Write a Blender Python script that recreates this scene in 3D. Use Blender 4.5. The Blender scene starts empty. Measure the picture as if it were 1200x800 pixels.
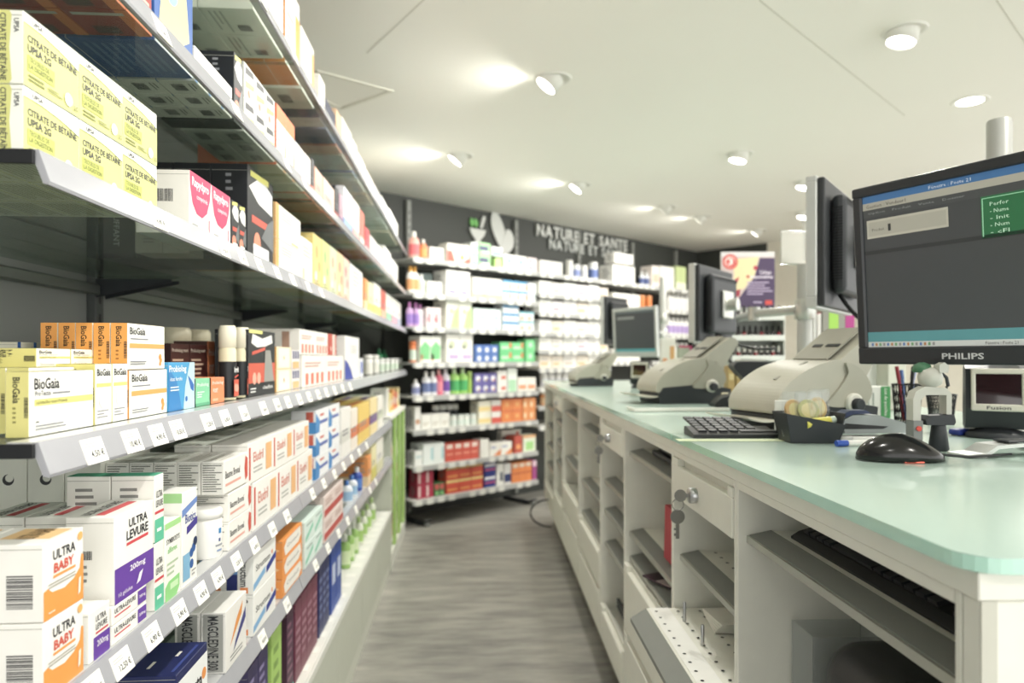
import bpy, bmesh, math, random
from mathutils import Vector, Matrix
random.seed(7)
S = bpy.context.scene
COL = S.collection
PI = math.pi
# ------------------------------------------------------------------ camera
H = 1.05                       # eye height
F = 800.0                      # focal length in px of the 1200x800 frame
HZ = 419.0                     # horizon row
YAW = math.atan(54 / F)        # camera looks slightly right of the aisle direction (+Y)
CY, SY = math.cos(YAW), math.sin(YAW)
cam = bpy.data.cameras.new('camera'); camo = bpy.data.objects.new('camera', cam); COL.objects.link(camo)
camo.location = (0, 0, H); camo.rotation_euler = (PI / 2, 0, -YAW)
cam.sensor_width = 36; cam.lens = 24; cam.shift_y = (HZ - 400) / 1200
cam.clip_start = 0.02
cam.dof.use_dof = True; cam.dof.focus_distance = 0.86; cam.dof.aperture_fstop = 4.2
S.camera = camo
# ------------------------------------------------------------------ world, exposure
w = bpy.data.worlds.new('world'); S.world = w; w.use_nodes = True
bg = w.node_tree.nodes['Background']; bg.inputs[0].default_value = (1.0, 0.99, 0.955, 1); bg.inputs[1].default_value = 1.45
vs = S.view_settings; vs.view_transform = 'Standard'; vs.look = 'None'; vs.exposure = 0.70; vs.gamma = 1.0
vs.use_curve_mapping = False
LAMP_W = 7.0                   # watts of one ceiling spot

# ------------------------------------------------------------------ helpers: pixels to places
def ray(px, py):
    a, b = (px - 600) / F, (HZ - py) / F
    return Vector((a * CY + SY, CY - a * SY, b))
def on_z(px, py, z):
    r = ray(px, py); t = (z - H) / r.z
    return Vector((r.x * t, r.y * t, z))
def at_d(px, py, d):
    r = ray(px, py)
    return Vector((r.x * d, r.y * d, H + r.z * d))
def on_plane(px, py, P, n):
    r = ray(px, py); t = ((P[0]) * n[0] + (P[1]) * n[1]) / (r.x * n[0] + r.y * n[1])
    return Vector((r.x * t, r.y * t, H + r.z * t))
def yl(px, X):                 # aisle coordinate Y of pixel column px on the plane x = X
    r = ray(px, HZ); return X / r.x * r.y
def depth(X, Y): return X * SY + Y * CY

# ------------------------------------------------------------------ helpers: materials
def lin(h):
    if not isinstance(h, str): return h
    h = h.lstrip('#'); o = []
    for i in (0, 2, 4):
        c = int(h[i:i+2], 16) / 255
        o.append(c / 12.92 if c <= .04045 else ((c + .055) / 1.055) ** 2.4)
    g = .3 * o[0] + .6 * o[1] + .1 * o[2]
    return tuple(max(.006, g + (v - g) * .88) for v in o)
_M = {}
def mat(col, rough=.5, metal=0., emit=0., spec=.5, var=.04, nscale=30., bump=0., coat=0.):
    key = (col, rough, metal, emit, spec, var, nscale, bump, coat)
    if key in _M: return _M[key]
    m = bpy.data.materials.new('surface_' + str(col).strip('#')); m.use_nodes = True
    nt = m.node_tree; b = nt.nodes['Principled BSDF']; c = lin(col)
    b.inputs['Roughness'].default_value = rough; b.inputs['Metallic'].default_value = metal
    b.inputs['Specular IOR Level'].default_value = spec; b.inputs['Coat Weight'].default_value = coat
    tc = nt.nodes.new('ShaderNodeTexCoord'); no = nt.nodes.new('ShaderNodeTexNoise')
    no.inputs['Scale'].default_value = nscale; no.inputs['Detail'].default_value = 2
    nt.links.new(tc.outputs['Object'], no.inputs['Vector'])
    mx = nt.nodes.new('ShaderNodeMix'); mx.data_type = 'RGBA'
    mx.inputs[6].default_value = (*[v * (1 - var) for v in c], 1); mx.inputs[7].default_value = (*[min(1, v * (1 + var)) for v in c], 1)
    nt.links.new(no.outputs['Fac'], mx.inputs[0]); nt.links.new(mx.outputs[2], b.inputs['Base Color'])
    if bump:
        bp = nt.nodes.new('ShaderNodeBump'); bp.inputs['Strength'].default_value = bump; bp.inputs['Distance'].default_value = .002
        nt.links.new(no.outputs['Fac'], bp.inputs['Height']); nt.links.new(bp.outputs['Normal'], b.inputs['Normal'])
    if emit:
        b.inputs['Emission Color'].default_value = (*c, 1); b.inputs['Emission Strength'].default_value = emit
    _M[key] = m; return m
def glassy(name, tint, rough=.03, ior=1.45, alpha=.85, body=None):
    """clear sheet: tinted transparency, mirror reflection by Fresnel, a little body colour"""
    m = bpy.data.materials.new(name); m.use_nodes = True; nt = m.node_tree
    for n in list(nt.nodes):
        if n.type != 'OUTPUT_MATERIAL': nt.nodes.remove(n)
    out = [n for n in nt.nodes if n.type == 'OUTPUT_MATERIAL'][0]
    tr = nt.nodes.new('ShaderNodeBsdfTransparent'); tr.inputs[0].default_value = (*tint, 1)
    di = nt.nodes.new('ShaderNodeBsdfDiffuse'); di.inputs[0].default_value = (*(body or tint), 1)
    gl = nt.nodes.new('ShaderNodeBsdfGlossy'); gl.inputs['Roughness'].default_value = rough
    lw = nt.nodes.new('ShaderNodeLayerWeight'); lw.inputs[0].default_value = .5
    pw = nt.nodes.new('ShaderNodeMath'); pw.operation = 'POWER'; pw.inputs[1].default_value = 4.0; nt.links.new(lw.outputs['Facing'], pw.inputs[0])
    fr = nt.nodes.new('ShaderNodeMath'); fr.operation = 'MULTIPLY_ADD'; fr.inputs[1].default_value = (ior - 1) * 1.1; fr.inputs[2].default_value = .03
    nt.links.new(pw.outputs[0], fr.inputs[0])
    no = nt.nodes.new('ShaderNodeTexNoise'); no.inputs['Scale'].default_value = 12
    ma = nt.nodes.new('ShaderNodeMath'); ma.operation = 'MULTIPLY_ADD'; ma.inputs[1].default_value = .06; ma.inputs[2].default_value = (1 - alpha) - .03
    nt.links.new(no.outputs['Fac'], ma.inputs[0])
    m1 = nt.nodes.new('ShaderNodeMixShader'); nt.links.new(ma.outputs[0], m1.inputs[0])
    nt.links.new(tr.outputs[0], m1.inputs[1]); nt.links.new(di.outputs[0], m1.inputs[2])
    m2 = nt.nodes.new('ShaderNodeMixShader'); nt.links.new(fr.outputs[0], m2.inputs[0])
    nt.links.new(m1.outputs[0], m2.inputs[1]); nt.links.new(gl.outputs[0], m2.inputs[2])
    nt.links.new(m2.outputs[0], out.inputs[0]); return m

# ------------------------------------------------------------------ helpers: meshes
_T = {}
def text_geo(s, bold=.0, res=2):
    k = (s, bold, res)
    if k in _T: return _T[k]
    cu = bpy.data.curves.new('t', 'FONT'); cu.body = s; cu.resolution_u = res; cu.offset = bold
    ob = bpy.data.objects.new('t', cu); me = bpy.data.meshes.new_from_object(ob)
    v = [(p.co.x, p.co.y) for p in me.vertices]; f = [tuple(p.vertices) for p in me.polygons]
    bpy.data.objects.remove(ob); bpy.data.curves.remove(cu); bpy.data.meshes.remove(me)
    if not v: v, f = [(0, 0), (1, 0), (1, 1)], []
    x0, x1 = min(a for a, b in v), max(a for a, b in v); y0, y1 = min(b for a, b in v), max(b for a, b in v)
    _T[k] = ([((a - x0) / (x1 - x0), (b - y0) / (y1 - y0)) for a, b in v], f, (x1 - x0) / (y1 - y0))
    return _T[k]
class MB:
    def __init__(s): s.v = []; s.f = []; s.m = []; s.mats = []; s.sm = []
    def mi(s, m):
        if m not in s.mats: s.mats.append(m)
        return s.mats.index(m)
    def add(s, vs, fs, m, smooth=False, M=None):
        o = len(s.v); k = s.mi(m)
        s.v += [tuple(M @ Vector(p)) for p in vs] if M is not None else [tuple(p) for p in vs]
        for f in fs: s.f.append(tuple(o + i for i in f)); s.m.append(k); s.sm.append(smooth)
        return s
    def box(s, x0, x1, y0, y1, z0, z1, m, bev=0., seg=1, M=None, smooth=False):
        vs, fs = rbox(x1 - x0, y1 - y0, z1 - z0, bev, seg); c = ((x0 + x1) / 2, (y0 + y1) / 2, (z0 + z1) / 2)
        return s.add([(a + c[0], b + c[1], d + c[2]) for a, b, d in vs], fs, m, smooth, M)
    def tube(s, pts, r, m, n=8, caps=True, closed=False):
        pts = [Vector(p) for p in pts]; vs = []; fs = []; up = Vector((0, 0, 1)); N = len(pts)
        for i, p in enumerate(pts):
            if closed: d = pts[(i+1) % N] - pts[i-1]
            else: d = pts[min(i+1, N-1)] - pts[max(i-1, 0)]
            d.normalize(); a = d.cross(up)
            if a.length < 1e-3: a = d.cross(Vector((1, 0, 0)))
            a.normalize(); b = a.cross(d); rr = r[i] if isinstance(r, (list, tuple)) else r
            for k in range(n):
                t = 2 * PI * k / n; vs.append(p + a * rr * math.cos(t) + b * rr * math.sin(t))
        for i in range(N if closed else N - 1):
            j = (i + 1) % N
            for k in range(n): fs.append((i*n+k, i*n+(k+1) % n, j*n+(k+1) % n, j*n+k))
        s.add(vs, fs, m, True)
        if caps and not closed:
            s.add(vs[:n], [tuple(range(n))], m); s.add(vs[-n:], [tuple(reversed(range(n)))], m)
        return s
    def lathe(s, prof, m, n=16, M=None, sx=1, sy=1, smooth=True, caps=True):
        vs = []; fs = []
        for r, z in prof:
            for k in range(n): t = 2 * PI * k / n; vs.append((r * sx * math.cos(t), r * sy * math.sin(t), z))
        for i in range(len(prof) - 1):
            for k in range(n): fs.append((i*n+k, i*n+(k+1) % n, (i+1)*n+(k+1) % n, (i+1)*n+k))
        s.add(vs, fs, m, smooth, M)
        if caps: s.add(vs[:n], [tuple(reversed(range(n)))], m, False, M); s.add(vs[-n:], [tuple(range(n))], m, False, M)
        return s
    def prism(s, poly, a, b, m, axis='y', M=None, smooth=False):
        """polygon (u,v) extruded from a to b along axis; u,v are the other two axes in order"""
        n = len(poly)
        def P(u, v, t): return {'y': (u, t, v), 'x': (t, u, v), 'z': (u, v, t)}[axis]
        vs = [P(u, v, a) for u, v in poly] + [P(u, v, b) for u, v in poly]
        fs = [tuple(range(n)), tuple(reversed(range(n, 2*n)))] + [((i+1) % n, i, n+i, n+(i+1) % n) for i in range(n)]
        bm = bmesh.new(); bv = [bm.verts.new(p) for p in vs]
        for f in fs: bm.faces.new([bv[i] for i in f])
        bmesh.ops.recalc_face_normals(bm, faces=bm.faces)
        bm.verts.index_update(); fs = [tuple(v.index for v in f.verts) for f in bm.faces]; bm.free()
        return s.add(vs, fs, m, smooth, M)
    def face(s, O, u, v, poly, m):
        return s.add([O + u * a + v * b for a, b in poly], [tuple(range(len(poly)))], m)
    def text(s, t, O, u, v, m, bold=.012, res=2, thick=None):
        vs, fs, asp = text_geo(t, bold, res); P = [O + u * a + v * b for a, b in vs]
        s.add(P, fs, m)
        if thick is not None:
            s.add([p + thick for p in P], fs, m); cnt = {}
            for f in fs:
                for i in range(len(f)):
                    e = (f[i], f[(i+1) % len(f)])
                    if (e[1], e[0]) in cnt: cnt.pop((e[1], e[0]))
                    else: cnt[e] = 1
            n = len(P); s.add(P + [p + thick for p in P], [(a, b, b + n, a + n) for a, b in cnt], m)
        return s
    def mesh(s, name):
        me = bpy.data.meshes.new(name); me.from_pydata(s.v, [], s.f)
        for m in s.mats: me.materials.append(m)
        me.polygons.foreach_set('material_index', s.m); me.polygons.foreach_set('use_smooth', s.sm); me.update()
        return me
    def build(s, name, parent=None): return obj(name, s.mesh(name), parent)
def curve(pts, n=4):
    """closed Catmull-Rom outline through pts"""
    out = []; N = len(pts)
    for i in range(N):
        p0, p1, p2, p3 = (Vector(pts[(i + k) % N]) for k in (-1, 0, 1, 2))
        for j in range(n):
            t = j / n; out.append(tuple(.5 * (2 * p1 + (p2 - p0) * t + (2 * p0 - 5 * p1 + 4 * p2 - p3) * t * t + (3 * p1 - p0 - 3 * p2 + p3) * t ** 3)))
    return out
_RB = {}
def rbox(w, d, h, b=0., seg=1):
    k = (round(w, 5), round(d, 5), round(h, 5), b, seg)
    if k not in _RB:
        bm = bmesh.new(); bmesh.ops.create_cube(bm, size=1)
        for v in bm.verts: v.co = Vector((v.co.x * w, v.co.y * d, v.co.z * h))
        if b > 0: bmesh.ops.bevel(bm, geom=list(bm.edges), offset=min(b, .45 * min(w, d, h)), segments=seg, profile=.5, affect='EDGES')
        bm.verts.index_update()
        _RB[k] = ([tuple(v.co) for v in bm.verts], [tuple(v.index for v in f.verts) for f in bm.faces]); bm.free()
    return _RB[k]
def obj(name, me, parent=None):
    o = bpy.data.objects.new(name, me); COL.objects.link(o)
    if parent is not None: o.parent = parent
    return o
def tag(o, label, cat, group=None):
    o['label'] = label; o['category'] = cat
    if group: o['group'] = group
    return o
def thing(name, label, cat, loc=(0, 0, 0), rz=0., group=None):
    o = bpy.data.objects.new(name, None); COL.objects.link(o); o.location = loc; o.rotation_euler = (0, 0, rz)
    o.empty_display_size = .05
    return tag(o, label, cat, group)
def struct(o): o['kind'] = 'structure'; return o
def R(a): return math.radians(a)

# ------------------------------------------------------------------ palette of the setting
WHITE = mat('#e9e9e0', .45); CREAM = mat('#dedbc9', .42); GREYGREEN = mat('#c9cdbd', .45)
CHAR = mat('#2b2f33', .5); BLACK = mat('#141619', .45); GLOSSB = mat('#0c0d10', .18); STEEL = mat('#b9babb', .28, 1.)
DKGREY = mat('#5d615f', .6); MIDGREY = mat('#8b8f8c', .5); BEIGEGREY = mat('#b9b7a6', .45); ALU = mat('#c3c4bd', .35, .8)
PLASTIC = mat('#a5a6ac', .25, spec=.6); PAPER = mat('#f4f3ea', .7); INK = mat('#33353a', .7)
GLASS = glassy('shelf_glass', (.89, .93, .90), .03, 1.36, .93, (.6, .67, .62))
ACRYL = glassy('clear_acrylic', (.95, .96, .96), .05, 1.3, .88, (.8, .82, .82))
def frosted():
    m = bpy.data.materials.new('mint_glass'); m.use_nodes = True; nt = m.node_tree; b = nt.nodes['Principled BSDF']
    b.inputs['Roughness'].default_value = .22; b.inputs['Coat Weight'].default_value = .25; b.inputs['Coat Roughness'].default_value = .12
    tc = nt.nodes.new('ShaderNodeTexCoord'); no = nt.nodes.new('ShaderNodeTexNoise'); no.inputs['Scale'].default_value = 3
    nt.links.new(tc.outputs['Object'], no.inputs['Vector'])
    mx = nt.nodes.new('ShaderNodeMix'); mx.data_type = 'RGBA'; mx.inputs[6].default_value = (*lin('#b0c8bc'), 1); mx.inputs[7].default_value = (*lin('#b9d1c5'), 1)
    nt.links.new(no.outputs['Fac'], mx.inputs[0]); nt.links.new(mx.outputs[2], b.inputs['Base Color']); return m
MINT = frosted(); MINTEDGE = mat('#b2e2cf', .15, coat=.5)

# ------------------------------------------------------------------ room shell
CEIL = 2.125
TH = R(51)                                     # heading of the angled back wall
BD = Vector((math.sin(TH), math.cos(TH), 0)); BN = Vector((math.cos(TH), -math.sin(TH), 0))   # along it, out of it
BA = Vector((-.166, 4.307, 0))                 # front line of its shelves
BW = BA - BN * .36                             # foot of the wall itself
BRZ = math.atan2(BD.y, BD.x)
XB = -.80                                      # back panels of the aisle shelving
def floor_mat():
    m = bpy.data.materials.new('grey_vinyl_floor'); m.use_nodes = True; nt = m.node_tree; b = nt.nodes['Principled BSDF']
    b.inputs['Roughness'].default_value = .5
    tc = nt.nodes.new('ShaderNodeTexCoord'); mp = nt.nodes.new('ShaderNodeMapping')
    mp.inputs['Rotation'].default_value = (0, 0, R(-62)); mp.inputs['Scale'].default_value = (2.2, 11, 1)
    no = nt.nodes.new('ShaderNodeTexNoise'); no.inputs['Scale'].default_value = 1.6; no.inputs['Detail'].default_value = 6; no.inputs['Roughness'].default_value = .62
    no2 = nt.nodes.new('ShaderNodeTexNoise'); no2.inputs['Scale'].default_value = 2.2; no2.inputs['Detail'].default_value = 3
    nt.links.new(tc.outputs['Object'], mp.inputs[0]); nt.links.new(mp.outputs[0], no.inputs['Vector']); nt.links.new(tc.outputs['Object'], no2.inputs['Vector'])
    ad = nt.nodes.new('ShaderNodeMath'); ad.operation = 'MULTIPLY_ADD'; ad.inputs[1].default_value = .45
    nt.links.new(no2.outputs['Fac'], ad.inputs[0]); nt.links.new(no.outputs['Fac'], ad.inputs[2])
    cr = nt.nodes.new('ShaderNodeValToRGB'); e = cr.color_ramp.elements
    e[0].position = .50; e[0].color = (*lin('#7b7a75'), 1); e[1].position = .95; e[1].color = (*lin('#b3b0a6'), 1)
    nt.links.new(ad.outputs[0], cr.inputs[0]); nt.links.new(cr.outputs[0], b.inputs['Base Color']); return m
def slab(name, poly, z0, z1, m):
    return struct(MB().prism(poly, z0, z1, m, 'z').build(name))
ROOM = [(-.87, -2.2), (4.6, -2.2), (4.6, 4.0)]
corner = BW + BD * 3.52                        # where the back wall meets the right wall
RN = BN                                        # the right wall runs along BN from the corner
rend = corner + RN * 2.7
lc = BW - BD * .60                             # left corner, behind the shelving
poly = [(-.87, -2.2), (4.9, -2.2), (4.9, rend.y - .2), (rend.x, rend.y), (corner.x, corner.y), (lc.x, lc.y), (-.87, lc.y - .03)]
slab('floor', poly, -.06, 0, floor_mat())
CEILM = mat('#f1f0e6', .8, var=.02, nscale=1.2)
slab('ceiling', poly, CEIL, CEIL + .06, CEILM)
WGREY = mat('#3e413d', .6, var=.06, nscale=4)
def wall(name, a, b, m, t=.06, h=CEIL):
    d = (b - a).normalized(); n = Vector((-d.y, d.x, 0)) * t      # thickness to the left of a->b
    return slab(name, [(a.x, a.y), (b.x, b.y), (b.x + n.x, b.y + n.y), (a.x + n.x, a.y + n.y)], 0, h, m)
wb = wall('wall_back', lc, corner, WGREY)
wr1 = corner + RN * .75
wall('wall_right', corner, wr1, WGREY)
wall('wall_right', wr1, rend, mat('#e4dfd0', .6))
wall('wall_left', Vector((-.87, -2.2, 0)), Vector((-.87, lc.y, 0)), mat('#77797a', .6))
for i, (p, q) in enumerate([((430, 62), (560, -60)), ((890, 0), (1060, 135)), ((1168, 0), (1215, 70))]):   # seams of the ceiling boards
    a, b = on_z(*p, CEIL), on_z(*q, CEIL); d = (b - a).normalized(); n = Vector((-d.y, d.x, 0)) * .0025
    struct(MB().prism([(a.x - n.x, a.y - n.y), (b.x - n.x, b.y - n.y), (b.x + n.x, b.y + n.y), (a.x + n.x, a.y + n.y)], CEIL - .001, CEIL + .002, mat('#cfcec1', .8), 'z').build('trim_%d' % (i + 1)))
# ceiling access hatch beside the shelving
hq = [on_z(x, y, CEIL) for x, y in ((372, 82), (462, 106), (400, 128), (345, 100))]
hm = MB()
for i in range(4):
    a, b = hq[i], hq[(i+1) % 4]; c = sum(hq, Vector()) / 4
    ai, bi = a + (c - a) * .10, b + (c - b) * .10
    hm.prism([(a.x, a.y), (b.x, b.y), (bi.x, bi.y), (ai.x, ai.y)], CEIL - .004, CEIL + .002, mat('#dddccd', .7), 'z')
tag(hm.build('ceiling_hatch_frame'), 'pale frame of the ceiling hatch above the aisle shelving', 'hatch frame')

# ------------------------------------------------------------------ ceiling spots
def ceiling_spot(p, tilt, heading, label, group, flat=False, watts=1., off=None):
    t = thing('ceiling_spot', label, 'ceiling lamp', (p.x, p.y, CEIL), 0, group)
    rim = MB(); rim.lathe([(.066, -.004), (.07, 0), (.07, .004), (.05, .004), (.05, -.004), (.066, -.004)], WHITE, 24, caps=False); rim.build('rim', t)
    em = mat((1, .97, .88), .5, emit=9.0)
    if flat:
        MB().lathe([(.0495, -.003), (.0495, .001)], em, 24).build('bulb', t); tz = -.02; rot = Matrix()
    else:
        rot = Matrix.Rotation(heading, 4, 'Z') @ Matrix.Rotation(tilt, 4, 'Y')
        M = Matrix.Translation((0, 0, .012)) @ rot
        MB().lathe([(.046, 0), (.049, -.055), (.0445, -.055), (.042, -.048)], WHITE, 24, M).build('housing', t)
        MB().lathe([(.0425, -.050), (.0425, -.046)], em, 20, M).build('bulb', t)
        tz = -.05
    la = bpy.data.lights.new('spot_light', 'AREA'); la.shape = 'DISK'; la.size = .08; la.energy = LAMP_W * watts; la.color = (1, .972, .91); la.spread = R(150)
    if off:
        la.name = off + '_offscreen'
        for c_ in t.children:
            if c_.name.startswith('bulb'): c_.name = off + '_bulb_offscreen'
    lo = bpy.data.objects.new(off + '_offscreen' if off else 'spot_light', la); COL.objects.link(lo); lo.parent = t
    lo.matrix_local = Matrix.Translation((0, 0, .012)) @ rot @ Matrix.Translation((0, 0, -.062))
    return t
for px, py in ((649, 92), (540, 182), (680, 216)):
    ceiling_spot(on_z(px, py, CEIL), R(38), 0, 'white swivelling ceiling spot turned towards the aisle shelving', 'spots over the aisle', watts=.6)
for px, py in ((782, 242), (823, 254), (889, 270)):
    ceiling_spot(on_z(px, py, CEIL), R(40), -PI * .15, 'white swivelling ceiling spot turned towards the angled back shelving', 'spots before the back shelving', watts=.28)
for px, py in ((867, 180), (1060, 36), (944, 213), (943, 249), (1087, 207)):
    ceiling_spot(on_z(px, py, CEIL), R(14), 0, 'bright round ceiling spot above the counter, lamp facing down', 'spots above the counter', watts=.7)
ceiling_spot(on_z(1137, 118, CEIL), 0, 0, 'large flush round downlight with no housing, set in the ceiling', None, flat=True)
# the two rows of spots seen in the photograph carry on over the viewer at the same spacing, aim and power
for w_, y in (('first', 1.55), ('second', .50), ('third', -.55), ('fourth', -1.60)):
    ceiling_spot(Vector((.34, y, 0)), R(38), 0, 'white swivelling ceiling spot of the aisle row, nearer the shop entrance', 'aisle spots nearer the entrance', watts=.6, off='aisle_spot_%s' % w_)
for w_, y in (('first', .80), ('second', -.55)):
    ceiling_spot(Vector((1.44, y, 0)), R(14), 0, 'round ceiling spot of the counter row, nearer the shop entrance', 'counter spots nearer the entrance', watts=.7, off='counter_spot_%s' % w_)

# ------------------------------------------------------------------ printed cartons
INKC = '#3a3c44'
def face_axes(w, d, h, which):
    if which == 'front': return Vector((-w/2, -d/2, 0)), Vector((w, 0, 0)), Vector((0, 0, h)), Vector((0, -1, 0))
    if which == 'side': return Vector((-w/2, d/2, 0)), Vector((0, -d, 0)), Vector((0, 0, h)), Vector((-1, 0, 0))
    if which == 'top': return Vector((-w/2, -d/2, h)), Vector((w, 0, 0)), Vector((0, d, 0)), Vector((0, 0, 1))
    if which == 'bottom': return Vector((-w/2, d/2, 0)), Vector((w, 0, 0)), Vector((0, -d, 0)), Vector((0, 0, -1))
def ink(mb, O, u, v, n, items, rough=.42):
    for k, it in enumerate(items):
        o = O + n * (.00025 + .00009 * k); t = it[0]
        if t == 'r':
            x0, y0, x1, y1 = it[1:5]; mb.face(o, u, v, [(x0, y0), (x1, y0), (x1, y1), (x0, y1)], mat(it[5], rough))
        elif t == 'p': mb.face(o, u, v, it[1], mat(it[2], rough))
        elif t == 'c':
            cx, cy, r = it[1:4]; a = u.length / v.length; N = 14
            mb.face(o, u, v, [(cx + r / a * math.cos(2*PI*i/N), cy + r * math.sin(2*PI*i/N)) for i in range(N)], mat(it[4], rough))
        elif t == 't':
            x0, y0, x1, y1 = it[2:6]; m = mat(it[6], rough); b = it[8] if len(it) > 8 else .012
            if len(it) > 7 and it[7] == 'cw': mb.text(it[1], o + u * x0 + v * y1, v * (y0 - y1), u * (x1 - x0), m, b)
            else: mb.text(it[1], o + u * x0 + v * y0, u * (x1 - x0), v * (y1 - y0), m, b)
        elif t == 'l':      # lines of fine print
            x0, y0, x1, y1, c, nl = it[1:7]; rr = random.Random(int(x0 * 97 + y0 * 31 + nl))
            for i in range(nl):
                yy = y1 - (y1 - y0) * (i + .5) / nl; hh = (y1 - y0) / nl * .22; e = x0 + (x1 - x0) * rr.uniform(.6, 1)
                mb.face(o, u, v, [(x0, yy - hh), (e, yy - hh), (e, yy + hh), (x0, yy + hh)], mat(c, rough))
        elif t == 'b':      # bar code
            x0, y0, x1, y1 = it[1:5]; rr = random.Random(3); x = x0; m = mat('#26272b', rough); up = len(it) > 5
            a0, a1 = (y0, y1) if up else (x0, x1); x = a0
            while x < a1:
                e = x + (a1 - a0) * rr.uniform(.015, .05)
                if up: mb.face(o, u, v, [(x0, x), (x1, x), (x1, min(e, a1)), (x0, min(e, a1))], m)
                else: mb.face(o, u, v, [(x, y0), (min(e, a1), y0), (min(e, a1), y1), (x, y1)], m)
                x = e + (a1 - a0) * rr.uniform(.015, .04)
_C = {}
def carton_meshes(w, d, h, D):
    key = (round(w, 4), round(d, 4), round(h, 4), id(D))
    if key in _C: return _C[key]
    b = MB(); b.box(-w/2, w/2, -d/2, d/2, 0, h, mat(D['base'], .45), .0007)
    fl = mat(D.get('seam', '#a9a99e'), .6)
    if h > .02:         # tuck flap seam on the near end
        b.box(-w/2 - .0002, -w/2, -d/2 + .001, d/2 - .001, h * .93, h * .93 + .0006, fl)
    p = MB(); few = sum(len(D.get(wh) or []) for wh in ('front', 'side', 'top', 'bottom')) <= 3; pms = []
    for wh in ('front', 'side', 'top', 'bottom'):
        if not D.get(wh): continue
        O, u, v, n = face_axes(w, d, h, wh)
        if few:
            for it in D[wh]: q = MB(); ink(q, O, u, v, n, [it]); pms.append(q.mesh('printed_panel'))
        else: ink(p, O, u, v, n, D[wh])
    if p.f: pms.append(p.mesh('printed_face'))
    _C[key] = (b.mesh('carton_body'), pms, D)
    return _C[key]
def put_carton(w, d, h, D, loc, rz, label, group, name='medicine_carton', cat='medicine box'):
    bm_, pm, _ = carton_meshes(w, d, h, D)
    o = obj(name, bm_); o.location = loc; o.rotation_euler = (0, 0, rz); tag(o, label, cat, group)
    for q in pm: obj('printed_face', q, o)
    return o
def gen(base, *items, side=None, top=None, bottom=None):
    """generic printed carton; items are the front's print"""
    return dict(base=base, front=list(items), side=side or [('l', .2, .15, .85, .85, '#8c8c88', 7)], top=top, bottom=bottom)
def band(base, c1, c2=None, t=None, tc=INKC, y=.0, h=.35, side=None, top=None):
    it = [('r', 0, y, 1, y + h, c1)]
    if c2: it.append(('r', .55, y + h * .15, .9, y + h * .85, c2))
    if t: it.append(('t', t, .1, .62, .82, .8, tc))
    it.append(('l', .1, .42, .75, .58, '#7d7f86', 2))
    return dict(base=base, front=it, side=side or [('r', 0, y, 1, y + h, c1), ('l', .2, .45, .85, .85, '#8c8c88', 4)], top=top or [('r', 0, .3, 1, .7, c1)])

# ------------------------------------------------------------------ aisle shelving (left)
L = .367                                          # front of the price rails
XFS = dict(A=.398, B=.398, C=.398, D=.396, E=.371, F=.366, G=.39)
XF = .398                                         # fronts of the goods
ZS = dict(A=1.700, B=1.455, C=1.228, D=.9755, E=.745, F=.566, G=.301)
SHELFNAME = dict(A='top shelf', B='second shelf', C='third shelf', D='fourth shelf', E='fifth shelf', F='sixth shelf', G='base deck')
BAYS = [.612, 1.53, 2.45, 3.37, 4.20]
BACKP = mat('#9a9d99', .42, .1, var=.08, nscale=3)
sh = thing('aisle_shelving', 'dark grey steel shelving frame with slotted uprights along the aisle', 'shelving', (XB, BAYS[0], 0))
for i in range(4):
    y0, y1 = BAYS[i] - BAYS[0], BAYS[i+1] - BAYS[0]
    for z0, z1 in ((.30, .80), (.80, 1.30), (1.30, 1.9)):
        MB().box(-.02, -.004, y0 + .02, y1 - .02, z0 + .002, z1 - .002, BACKP, .002).build('back_panel', sh)
for y in BAYS:
    yy = y - BAYS[0]
    yy = min(max(yy, .016), BAYS[-1] - BAYS[0] - .016)
    u = MB(); u.box(-.03, .012, yy - .016, yy + .016, 0, 1.95, DKGREY, .002)
    for k in range(34): u.box(.0118, .0124, yy - .004, yy + .004, .32 + k * .047, .345 + k * .047, BLACK)
    u.build('upright', sh)
PRICES = ['4,50 €', '10,40 €', '4,90 €', '10,50 €', '12,50 €', '6,90 €', '5,90 €', '8,20 €', '3,95 €']
def tag_mesh(k, w=.037, h=.025):
    b = MB(); b.box(0, w, -.0005, .0005, 0, h, PAPER); f = mat('#3c3e44', .7)
    o = Vector((w * .28, -.00065, h * .2)); b.text(PRICES[k], o, Vector((w * .62, 0, 0)), Vector((0, 0, h * .32)), f, .02)
    for j in range(2): b.face(Vector((0, -.00062, 0)), Vector((w, 0, 0)), Vector((0, 0, h)), [(.08, .66 + .12 * j), (.6, .66 + .12 * j), (.6, .70 + .12 * j), (.08, .70 + .12 * j)], mat('#b5b5b0', .7))
    return b.mesh('price_tag')
TAGS = [tag_mesh(k) for k in range(len(PRICES))]
tag_px = dict(D=[90, 138, 170, 195, 232, 254, 277, 301, 318, 331, 345, 357, 368, 378, 388, 398, 407], E=[40, 88, 125, 163, 197, 224, 245, 268, 290, 312, 330, 347, 361, 375, 388, 399, 409, 418, 427],
              C=[170, 252, 275, 296, 318, 337, 356, 372], B=[175, 268, 330, 352, 371], A=[300, 340, 372], F=[180, 240, 300, 330, 349, 365, 380, 393, 404, 414, 423, 431, 438])
RAILROT = R(-14)
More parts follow.
